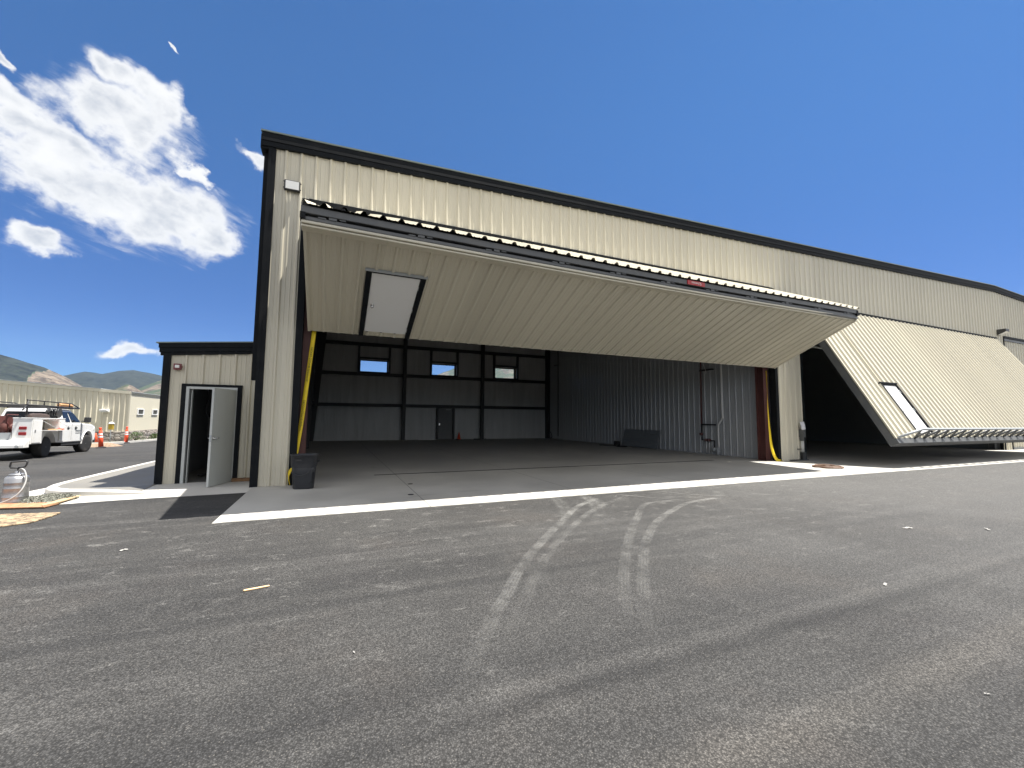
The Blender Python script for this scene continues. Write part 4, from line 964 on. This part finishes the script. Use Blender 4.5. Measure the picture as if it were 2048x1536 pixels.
for s in (-1, 1):
    m = MB(); m.box(2.86,3.0,min(s*.99,s*1.10),max(s*.99,s*1.10),1.40,1.44); m.prism([(2.84,1.36),(3.02,1.36),(3.04,1.58),(2.88,1.60)], min(s*1.08,s*1.28), max(s*1.08,s*1.28), 'y'); part('side_mirror', m, M['plastic'], bevel=.03)
    for x in (1.62, 2.32):
        m = MB(); m.box(x,x+.20,min(s*.985,s*1.015),max(s*.985,s*1.015),1.10,1.15); m.lathe([(.075,0),(.075,.004)], 12, (x+.10,s*.992-.002,1.12), 'y'); part('door_handle', m, M['plastic'])
    for x in (1.26, 2.04, 2.94):
        m = MB(); m.box(x,x+.012,min(s*.985,s*.9935),max(s*.985,s*.9935),.62,1.32); part('door_gap', m, M['greyink'])
    m = MB(); m.box(WB+.60,WB+.84,min(s*.80,s*1.0),max(s*.80,s*1.0),.98,1.16); part('headlight', m, M['lens'], bevel=.04)
    m = MB(); rr = []
    for a_ in range(0, 181, 15): rr.append([(WB+q*math.cos(R(a_)), s*y, .42+q*math.sin(R(a_))) for q, y in ((.515,.93),(.57,1.02),(.575,.97))])
    m.loft(rr, True, True, False); part('fender_lip', m, M['truckwhite'])
m = MB()
for i in range(6): m.box(2.42+i*.075,2.47+i*.075,-.9975,-.992,.97,1.03)
m.box(2.42,2.86,-.9975,-.992,.89,.92); part('door_lettering', m, M['greyink'])
m = MB(); m.box(1.3,WB-.6,-.96,.96,.40,.53); m.box(-1.25,1.3,-.42,.42,.42,.62); m.box(WB-.5,WB+.85,-.8,.8,.30,.60); m.lathe([(.16,-.9),(.16,.9)], 10, (0,0,.42), 'y'); m.box(WB-.55,WB+.55,-.93,.93,.55,.98); m.box(-1.2,-.6,-.35,.35,.30,.5); part('chassis', m, M['dark'])
m = MB(); m.box(WB+.80,WB+1.02,-.98,.98,.42,.68); m.box(WB+.86,WB+.95,-.72,.72,.72,1.08); part('front_bumper', m, M['plastic'], bevel=.03)
# service body
m = MB()
for s in (-1, 1):
    y0, y1 = sorted((s*.56, s*1.06))
    sh = [(-1.30,.56),(-.55,.56)]+arc_pts(0,.42,.56,165,15,12)+[(.62,.56),(1.14,.56),(1.14,1.02),(-.62,1.02),(-.62,1.48),(-1.30,1.48)]
    m.prism(sh, y0, y1, 'y')
    m.box(.70,1.14,y0,y1,1.02,1.48); m.box(-.62,.70,y0,y1,1.44,1.48)
    yi0, yi1 = sorted((s*.56, s*.60)); m.box(-.62,.70,yi0,yi1,1.02,1.44)
m.box(-1.30,1.14,-.56,.56,.62,.68); m.box(1.08,1.14,-.56,.56,.68,1.35); part('service_body', m, M['truckwhite'], bevel=.012)
m = MB(); m.box(-.60,.68,-1.0,-.61,1.03,1.06); m.box(-.60,.68,-.64,-.605,1.06,1.43); part('open_compartment', m, wm_('grey_box_lining', (.16,.17,.15), .6))
m = MB(); m.box(-.60,.95,-1.42,-1.05,1.035,1.055); part('drop_door', m, M['truckwhite'])
m = MB(); m.tube([(-.55,-1.05,1.40),(-.15,-1.38,1.06)], .008, 4); m.tube([(.62,-1.05,1.40),(.95,-1.40,1.06)], .008, 4); part('door_stay', m, M['lightgrey'])
for x0, x1 in ((-1.27,-.66),(.72,1.12)):
    m = MB(); m.box(x0,x1,-1.085,-1.062,.60,1.44); dd = part('box_door', m, M['truckwhite'], bevel=.008)
    m = MB(); m.box(x0+.10,x0+.17,-1.094,-1.085,.98,1.08); obj('latch', m, M['greyink'], dd, 0, False)
m = MB(); m.box(-1.315,1.16,-1.075,-.55,1.48,1.515); part('box_lid', m, M['truckwhite'], bevel=.01)
m = MB(); m.box(-1.315,1.16,.55,1.075,1.48,1.515); part('box_lid', m, M['truckwhite'], bevel=.01)
for s in (-1, 1):
    for z in (.94, 1.14):
        m = MB(); y0, y1 = sorted((s*.73, s*.93)); m.box(-1.325,-1.298,y0,y1,z-.055,z+.055); part('tail_light', m, M['lampred'], bevel=.02)
m = MB(); m.prism([(-1.62,.44),(-1.30,.44),(-1.30,.72),(-1.40,.72),(-1.62,.56)], -1.03, 1.03, 'y'); part('rear_bumper', m, M['truckwhite'], bevel=.015)
m = MB(); m.box(-1.36,-1.31,-.56,.56,.66,.98); part('tailgate', m, M['lightgrey'])
m = MB(); m.lathe([(.05,0),(.05,.02)], 10, (-1.64,-.85,.50), 'x'); m.tube([(-1.3,.56,1.0),(-1.5,.56,.75)], .012, 5); part('tow_fitting', m, M['lightgrey'])
# rack
m = MB(); r_ = .028
for s in (-1, 1):
    y = s*.86
    m.tube([(-1.25,y,1.50),(-1.25,y,2.14)], r_, 6); m.tube([(1.0,y,1.50),(1.0,y,2.0)], r_, 6)
    m.tube([(-1.30,y,1.98),(2.95,y,1.98)], r_*1.3, 6); m.tube([(-1.30,y,2.16),(2.2,y,2.16),(2.95,y,2.0)], r_*.8, 6)
    for x in (-1.25,-.1,1.0,2.0): m.tube([(x,y,1.98),(x,y,2.16)], r_*.8, 5)
    m.tube([(-1.25,y,1.98),(-1.55,y,1.78)], r_, 5)
for x in (-1.28,.2,1.6,2.93): m.tube([(x,-.86,1.98),(x,.86,1.98)], r_, 6)
part('ladder_rack', m, M['blackgirt'])
# wheels
def wheel(x, s, steer=0):
    m = MB(); y = s*.86
    Mx = Matrix.Translation((x, y, .405)) @ Matrix.Rotation(steer, 4, 'Z')
    m.M = Mx; m.lathe([(.25,-.135),(.36,-.140),(.395,-.115),(.405,-.06),(.405,.06),(.395,.115),(.36,.140),(.25,.135)], 28, (0,0,0), 'y'); w_ = part('wheel', m, M['rubber'])
    for k_ in (-1, 1):
        pass
    m = MB(); m.M = Mx; m.lathe([(.25,s*.06),(.25,s*.125),(.225,s*.130),(.215,s*.08),(.02,s*.075)], 22, (0,0,0), 'y')
    for i in range(5):
        a_ = i*2*math.pi/5; c, s_ = math.cos(a_), math.sin(a_)
        m.loft([[(c*q-s_*wd_, s*yy, s_*q+c*wd_) for q, wd_ in ((.05,.045),(.225,.03),(.225,-.03),(.05,-.045))] for yy in (.075,.118)], True, True, False)
    m.lathe([(.06,s*.07),(.06,s*.128),(.02,s*.135)], 12, (0,0,0), 'y')
    obj('rim', m, M['lightgrey'], w_, 0, False)
wheel(0,-1); wheel(0,1); wheel(WB,-1,R(-14)); wheel(WB,1,R(-14))
# load: separate things on and in the truck
def onto(o): o.parent = None; return o
TM = Matrix.Translation(tk.location) @ tk.rotation_euler.to_matrix().to_4x4()
def load(name, mb_fn, mt, label, cat, bevel=0):
    m = MB(); m.M = TM; mb_fn(m); return tag(obj(name, m, mt, None, bevel), label, cat)
def compressor(m):
    m.box(-1.05,-.55,-.30,.35,.70,1.12); m.prism([(-1.15,1.15),(-.45,1.15),(-.5,1.50),(-1.05,1.58)], -.35, .45, 'y'); m.lathe([(.16,-.4),(.16,.4)], 14, (-.8,0,1.14), 'y'); m.box(-1.28,-1.1,-.1,.2,.7,1.05); m.tube([(-1.2,-.35,1.0),(-1.2,-.35,1.62),(-.5,-.35,1.62)], .03, 6)
load('compressor', compressor, M['redpaint'], 'dark red machine standing in the truck bed', 'machine', .02)
load('cargo_box', lambda m: m.box(-1.22,-.95,.12,.50,.70,1.30), M['gold'], 'small tan box beside the red machine in the truck bed', 'box', .01)
load('red_jug', lambda m: m.lathe([(.10,.68),(.12,.70),(.12,.95),(.05,1.04),(.05,1.10)], 12, (-1.15,-.30,.32)), M['redpaint'], 'dark red can at the tail of the truck bed', 'can')
load('rolled_tarp', lambda m: m.tube(catmull([(1.5,-.70,2.08),(1.9,-.68,2.10),(2.3,-.70,2.09),(2.65,-.72,2.07)],4), [.07,.085,.09,.08,.085,.09,.085,.08,.09,.085,.08,.07,.06], 10), M['gold'], 'tan and orange roll tied on the rack above the cab', 'roll')
load('hose_reel', lambda m: (m.lathe([(.2,-.18),(.2,-.14),(.10,-.14),(.10,.14),(.2,.14),(.2,.18)], 16, (.95,-.78,1.74), 'y'), m.tube([(.95+.15*math.cos(i*.5),-.90+.006*i,1.74+.15*math.sin(i*.5)) for i in range(40)], .025, 6)), M['plastic'], 'black hose reel on the right tool box lid under the rack', 'hose reel')
load('roof_bag', lambda m: m.tube(catmull([(-.9,-.78,1.60),(-.3,-.76,1.62),(.2,-.80,1.60),(.5,-.78,1.58)],4), [.05,.08,.09,.085,.09,.095,.09,.085,.09,.085,.08,.07,.05], 8), wm_('brown_black_canvas', (.06,.04,.035), .8), 'long dark canvas bag lying on the right tool box lid', 'bag')
load('tool_tray', lambda m: (m.box(-.35,.05,-1.30,-1.12,1.056,1.10), m.box(.12,.30,-1.28,-1.10,1.056,1.09)), M['gold'], 'tan tray of tools on the dropped box door', 'tray', .005)
load('red_tool', lambda m: (m.tube([(.45,-1.25,1.085),(.75,-1.18,1.085)], .03, 8), m.box(.50,.62,-1.18,-1.08,1.056,1.12)), M['orange'], 'red hand tool lying on the dropped box door', 'tool', .004)
load('black_case', lambda m: m.box(-.55,-.30,-.92,-.68,1.062,1.24), M['plastic'], 'black tool case in the open side compartment', 'case', .02)

# ------------------------------------------------------------------ sprayer, boards, litter in the foreground
sx_, sy_ = -4.74, 9.68
sp_ = thing('sprayer_can', 'stainless steel pump sprayer with black handle and grey hose', 'sprayer', (sx_, sy_, .004))
m = MB(); m.lathe([(.120,0),(.155,.006),(.158,.03),(.153,.06),(.150,.10),(.154,.108),(.150,.116),(.147,.24),(.151,.248),(.147,.256),(.145,.33),(.149,.338),(.145,.346),(.142,.40),(.128,.432),(.10,.446),(.085,.452)], 32); obj('tank', m, M['steel'], sp_, 0, False)
m = MB(); m.lathe([(.095,.444),(.098,.47),(.07,.482),(.03,.487),(.03,.52),(.018,.525)], 24); obj('lid', m, M['steel'], sp_, 0, False)
m = MB(); m.tube([(0,0,.50),(0,0,.57),(-.09,0,.575),(-.10,0,.60),(-.095,0,.66),(-.08,0,.67),(.09,0,.685),(.105,0,.67),(.10,0,.625),(.08,0,.585),(0,0,.572)], .014, 8); obj('pump_handle', m, M['plastic'], sp_, 0, False)
m = MB(); m.tube(catmull([(.02,-.02,.53),(.07,-.05,.56),(.13,-.08,.50),(.165,-.12,.36),(.14,-.19,.20),(.04,-.22,.09),(-.12,-.20,.03),(-.30,-.16,.02),(-.5,-.1,.02)], 6), .010, 8); obj('hose', m, M['greyhose'], sp_, 0, False)
def flat(name, pts, z0, z1, mt, label, cat, bevel=.002, group=None):
    m = MB(); m.prism(pts, z0, z1, 'z'); return tag(obj(name, m, mt, None, bevel), label, cat, group)
flat('plywood_board', [(-5.6,9.72),(-4.30,9.42),(-4.02,9.28),(-4.06,8.98),(-4.60,9.10),(-5.55,9.33)], .012, .030, M['ply'], 'long orange plywood board at the foot of the sprayer', 'board')
flat('timber_plank', [(-4.09,9.00),(-4.02,9.26),(-4.01,9.90),(-4.06,9.90),(-4.12,9.52),(-4.14,9.1)], .031, .050, M['plank'], 'thin pale plank lying beside the gravel heap', 'plank')
flat('muddy_board', [(-4.75,7.95),(-4.40,8.62),(-4.05,8.56),(-3.64,8.47),(-3.62,8.22),(-3.66,7.84),(-3.88,7.70),(-4.10,7.66)], .004, .018, M['muddy'], 'mud-stained plywood sheet flat on the asphalt at lower left', 'board')
m = MB(); rn = random.Random(11)
def ggz(x, y): d = ((x+4.36)/.34)**2+((y-9.75)/.34)**2; return .03+.085*max(0, 1-d)**.7*(.8+.5*noise.noise(Vector((x*9,y*9,0))))
for i in range(900):
    a_ = rn.uniform(0,6.283); q = rn.random()**.55*.36; x, y = -4.36+q*math.cos(a_), 9.75+q*math.sin(a_); s = rn.uniform(.009,.020); z = ggz(x, y)
    c = Vector((x, y, z)); vs = [m.v(c+Vector((rn.uniform(-1,1),rn.uniform(-1,1),rn.uniform(-.4,1))).normalized()*s) for _ in range(5)]
    for tri in ((0,1,2),(0,2,3),(0,3,4),(0,4,1),(1,2,3),(1,3,4)): m.f([vs[j] for j in tri])
vs = [[m.v((-4.36+.36*(i/8-1)*1.0, 9.75+.36*(j/8-1), ggz(-4.36+.36*(i/8-1), 9.75+.36*(j/8-1))-.024)) for i in range(17)] for j in range(17)]
for j in range(16):
    for i in range(16):
        if ((i-7.5)/8)**2+((j-7.5)/8)**2 < 1: m.f([vs[j][i],vs[j][i+1],vs[j+1][i+1],vs[j+1][i]])
tag(obj('gravel_heap', m, M['gravel']), 'small heap of grey green gravel against the kerb tip', 'gravel', kind='stuff')
flat('timber_stick', [(-.622,4.205),(-.612,4.200),(-.438,4.238),(-.433,4.250),(-.440,4.256),(-.618,4.226)], .003, .012, M['stick'], 'short bare timber stick on the asphalt', 'stick')
def crumple(x, y, s, label, seed, sy=.6):
    rn = random.Random(seed); m = MB(); a0 = rn.uniform(0,3)
    vs = []
    for j in range(4):
        row = []
        for i in range(6):
            u, v = (i/2.5-1)*s, (j/1.5-1)*s*sy*.5; row.append(m.v((x+u*math.cos(a0)-v*math.sin(a0), y+u*math.sin(a0)+v*math.cos(a0), .006+abs(rn.gauss(0,.35))*s*.4)))
        vs.append(row)
    for j in range(3):
        for i in range(5): m.f([vs[j][i],vs[j][i+1],vs[j+1][i+1],vs[j+1][i]])
    o = obj('paper_scrap', m, M['litter']); tag(o, label, 'litter', 'scraps of litter on the asphalt'); o.modifiers.new('thick','SOLIDIFY').thickness = .002
crumple(4.61,2.24,.035,'crumpled pale wrapper alone on the near right asphalt',1)
crumple(7.30,3.25,.065,'larger white smear of plaster on the right asphalt',2,.5)
crumple(-2.01,5.93,.035,'white paper chip on the asphalt before the lean-to',3)
crumple(8.25,2.80,.05,'flattened scrap on the far right asphalt',4,.5)
crumple(.185,2.886,.012,'tiny white chip in the middle foreground',5)
crumple(3.29,1.17,.012,'tiny white chip at the lower right corner',6)

# ------------------------------------------------------------------ sky
sc = bpy.context.scene
SD = Vector((.335,-.070,1)).normalized()             # towards the sun
el = math.asin(SD.z); az_ = math.atan2(SD.x, SD.y)
W = bpy.data.worlds.new('World'); sc.world = W; W.use_nodes = True
N = NT(W.node_tree); bgn = W.node_tree.nodes['Background']
sky = N.n('ShaderNodeTexSky', sky_type='NISHITA'); sky.sun_disc = False; sky.sun_elevation = el; sky.sun_rotation = az_
sky.altitude = 1500; sky.air_density = 1.0; sky.dust_density = .4; sky.ozone_density = 2.0
SKY_K = .10
gen = N.n('ShaderNodeTexCoord').outputs['Generated']; d = N.vm('NORMALIZE', gen)
cw = Vector((-.30,.86,.41)).normalized(); ct = N.vm('DOT_PRODUCT', d, tuple(cw)); ok = N.ramp(ct, .25, .35)
q = N.vm('SCALE', d, N.m('DIVIDE', 1.0, N.m('MAXIMUM', ct, .2)))
def wob(vec, scale, amp, det):
    x = N.n('ShaderNodeTexNoise'); N.L.new(vec, x.inputs['Vector']); x.inputs['Scale'].default_value = scale; x.inputs['Detail'].default_value = det; x.inputs['Roughness'].default_value = .6
    return N.vm('SCALE', N.vm('SUBTRACT', x.outputs['Color'], (.5,.5,.5)), amp)
q0 = q
q = N.vm('ADD', q, N.vm('ADD', wob(q0, 5.0, .15, 3), wob(q0, 20.0, .05, 6)))
CL = [
[[7.425, 3.058, -0.982], 0.046, [-1.802, 4.612, -10.993], 0.79],
[[12.932, 5.521, -2.118], -1.331, [-3.4, 7.401, -18.013], 1.299],
[[20.271, 7.499, -0.897], 2.085, [-1.356, 9.782, -21.51], 2.051],
[[10.343, 5.483, -3.932], -0.572, [-9.014, 5.05, -17.188], -0.844],
[[15.711, 11.289, -12.184], -1.034, [-23.801, 0.426, -18.31], -2.285],
[[21.523, 13.096, -11.721], -2.303, [-26.794, 6.187, -32.583], -3.586],
[[14.637, 7.733, -5.511], -2.384, [-17.283, 7.742, -28.885], 0.658],
[[34.017, 20.59, -18.299], -7.541, [-74.905, 9.219, -74.145], 1.516],
[[11.876, 5.692, -3.249], -1.233, [-9.825, 8.886, -25.829], 0.799],
[[31.136, 15.867, -10.5], 1.781, [-37.051, 26.522, -82.743], -3.275],
[[23.197, 10.051, -4.109], -2.595, [-13.9, 15.162, -41.973], 8.502],
[[25.086, 13.776, -10.54], 3.146, [-25.295, 15.575, -51.179], -6.939],
[[20.728, 7.137, 0.198], -0.013, [-8.055, 26.783, -62.073], 22.013],
[[55.475, 35.513, -33.899], -6.836, [-204.005, 40.535, -234.298], -47.721],
]
s1 = N.m('SUBTRACT', N.vm('DOT_PRODUCT', q0, (15.677,7.786,-4.86)), -.665); s2 = N.m('SUBTRACT', N.vm('DOT_PRODUCT', q0, (-4.87,3.444,-10.788)), .219)
cmb = N.n('ShaderNodeCombineXYZ'); N.L.new(s1, cmb.inputs[0]); N.L.new(s2, cmb.inputs[1]); uv = cmb.outputs[0]
wv = N.noise(N.mapv(uv, (.8,1.3,1)), 1.1, 3, .5)
uvw = N.vm('ADD', uv, N.vm('SCALE', N.n('ShaderNodeCombineXYZ').outputs[0], 1.0))
def field(du=0.0, dv_=0.0):
    fmax = None
    for w1, k1, w2, k2 in CL:
        a_ = N.m('SUBTRACT', N.vm('DOT_PRODUCT', q, tuple(w1)), k1); b_ = N.m('SUBTRACT', N.vm('DOT_PRODUCT', q, tuple(w2)), k2)
        r2 = N.m('ADD', N.m('MULTIPLY', a_, a_), N.m('MULTIPLY', b_, b_)); f_ = N.m('MAXIMUM', N.m('SUBTRACT', 1.0, r2), -1.5)
        fmax = f_ if fmax is None else N.m('SMOOTH_MAX', fmax, f_, .5)
    return fmax
F_ = field()
n1 = N.noise(N.mapv(uv, (.9,2.3,1)), 1.35, 9, .55, .4)
n2 = N.noise(N.mapv(uv, (1.0,1.5,1), loc=(4,2,0)), 3.6, 8, .62, .4)
fn_ = N.m('ADD', N.m('MULTIPLY', F_, .95), N.m('ADD', N.m('MULTIPLY', N.m('SUBTRACT', n1, .50), 1.25), N.m('MULTIPLY', N.m('SUBTRACT', n2, .5), .55)))
n3 = N.noise(N.mapv(uv, (.55,4.2,1), loc=(2,1,0)), 1.5, 7, .6, .5)
fw_ = N.m('ADD', N.m('MULTIPLY', F_, .55), N.m('MULTIPLY', N.m('SUBTRACT', n3, .44), 2.4))
dens = N.m('MULTIPLY', N.m('MAXIMUM', N.ramp(fn_, -.12, .66), N.m('MULTIPLY', N.ramp(fw_, -.1, .9), N.ramp(F_, -.9, .1, 0, .5))), ok)
tex = N.noise(N.mapv(uv, (1.0,1.9,1), loc=(1,5,0)), .95, 5, .5, .3)
thick = N.ramp(fn_, .35, 1.3)
shade = N.m('MULTIPLY', thick, N.ramp(tex, .28, .60))
cc1 = N.mix(shade, (1.0,1.0,1.0), (.56,.60,.67))
hsv = N.n('ShaderNodeHueSaturation'); hsv.inputs['Saturation'].default_value = 1.15; N.L.new(sky.outputs[0], hsv.inputs['Color'])
skyc = N.mix(1.0, hsv.outputs[0], N.mix(N.ramp(N.m('ABSOLUTE', N.vm('DOT_PRODUCT', d, (0,0,1))), .02, .66), N.mix(N.ramp(N.vm('DOT_PRODUCT', d, (0,0,1)), .22, .0), (.085,.21,.43), (.17,.30,.50)), (.265,.475,.615)), 'MULTIPLY')
CLOUD = 4.15; BACK_FILL = 5.9
cloudc = N.mix(1.0, cc1, (CLOUD,CLOUD,CLOUD), 'MULTIPLY')
# unseen bright cloud added overhead and behind the camera to fill shaded walls
vis = N.vm('DOT_PRODUCT', d, (.393,.916,.082)); out_ = N.ramp(vis, .50, .22)
pc = N.n('ShaderNodeSeparateXYZ'); N.L.new(d, pc.inputs[0]); iz = N.m('DIVIDE', 1.0, N.m('ADD', N.m('MAXIMUM', pc.outputs[2], 0), .25))
pl = N.vm('SCALE', d, iz); cn = N.noise(pl, 1.6, 7, .6, .3)
bk = N.m('MULTIPLY', N.m('MULTIPLY', N.ramp(cn, .36, .52), out_), N.ramp(pc.outputs[2], .0, .06))
skyc = N.mix(N.m('MULTIPLY', bk, .95), skyc, (BACK_FILL*1.0,BACK_FILL*.985,BACK_FILL*.955))
N.L.new(N.mix(N.m('MULTIPLY', dens, .97), skyc, cloudc), bgn.inputs[0]); bgn.inputs[1].default_value = SKY_K

su = bpy.data.lights.new('sun', 'SUN'); su.energy = 5.0; su.angle = R(.53); su.color = (1,.965,.90)
so = bpy.data.objects.new('sun', su); C.objects.link(so); so.rotation_euler = SD.to_track_quat('Z','Y').to_euler()

hz = MB(); hz.box(-5200,5200,-60,6300,-10,790)
hm = bpy.data.materials.new('valley_air'); hm.use_nodes = True; nt = hm.node_tree; nt.nodes.clear()
ho = nt.nodes.new('ShaderNodeOutputMaterial'); pv = nt.nodes.new('ShaderNodeVolumePrincipled'); pv.inputs['Color'].default_value = (.62,.79,1,1); pv.inputs['Density'].default_value = .000035; pv.inputs['Anisotropy'].default_value = .2
nt.links.new(pv.outputs[0], ho.inputs['Volume']); tag(obj('haze', hz, hm), kind='stuff')
# ------------------------------------------------------------------ camera
ca = bpy.data.cameras.new('camera'); co = bpy.data.objects.new('camera', ca); C.objects.link(co)
ca.sensor_fit = 'HORIZONTAL'; ca.sensor_width = 36; ca.lens = 836.6/2048*36; ca.clip_start = .05; ca.clip_end = 20000
yaw, pit, rol = R(23.21), R(4.69), R(.4645)
fw = Vector((math.sin(yaw)*math.cos(pit), math.cos(yaw)*math.cos(pit), math.sin(pit))); rt = Vector((math.cos(yaw), -math.sin(yaw), 0)); up = rt.cross(fw)
rt2 = math.cos(rol)*rt+math.sin(rol)*up; up2 = -math.sin(rol)*rt+math.cos(rol)*up
co.matrix_world = Matrix(((rt2.x,up2.x,-fw.x,0),(rt2.y,up2.y,-fw.y,0),(rt2.z,up2.z,-fw.z,1.46),(0,0,0,1)))
sc.camera = co
sc.view_settings.view_transform = 'Standard'; sc.view_settings.look = 'None'; sc.view_settings.exposure = 1.3; sc.view_settings.gamma = 1
cy = sc.cycles; cy.max_bounces = 10; cy.diffuse_bounces = 6; cy.glossy_bounces = 4; cy.transparent_max_bounces = 12; cy.use_denoising = True; cy.sample_clamp_indirect = 8
cy.caustics_reflective = False; cy.caustics_refractive = False
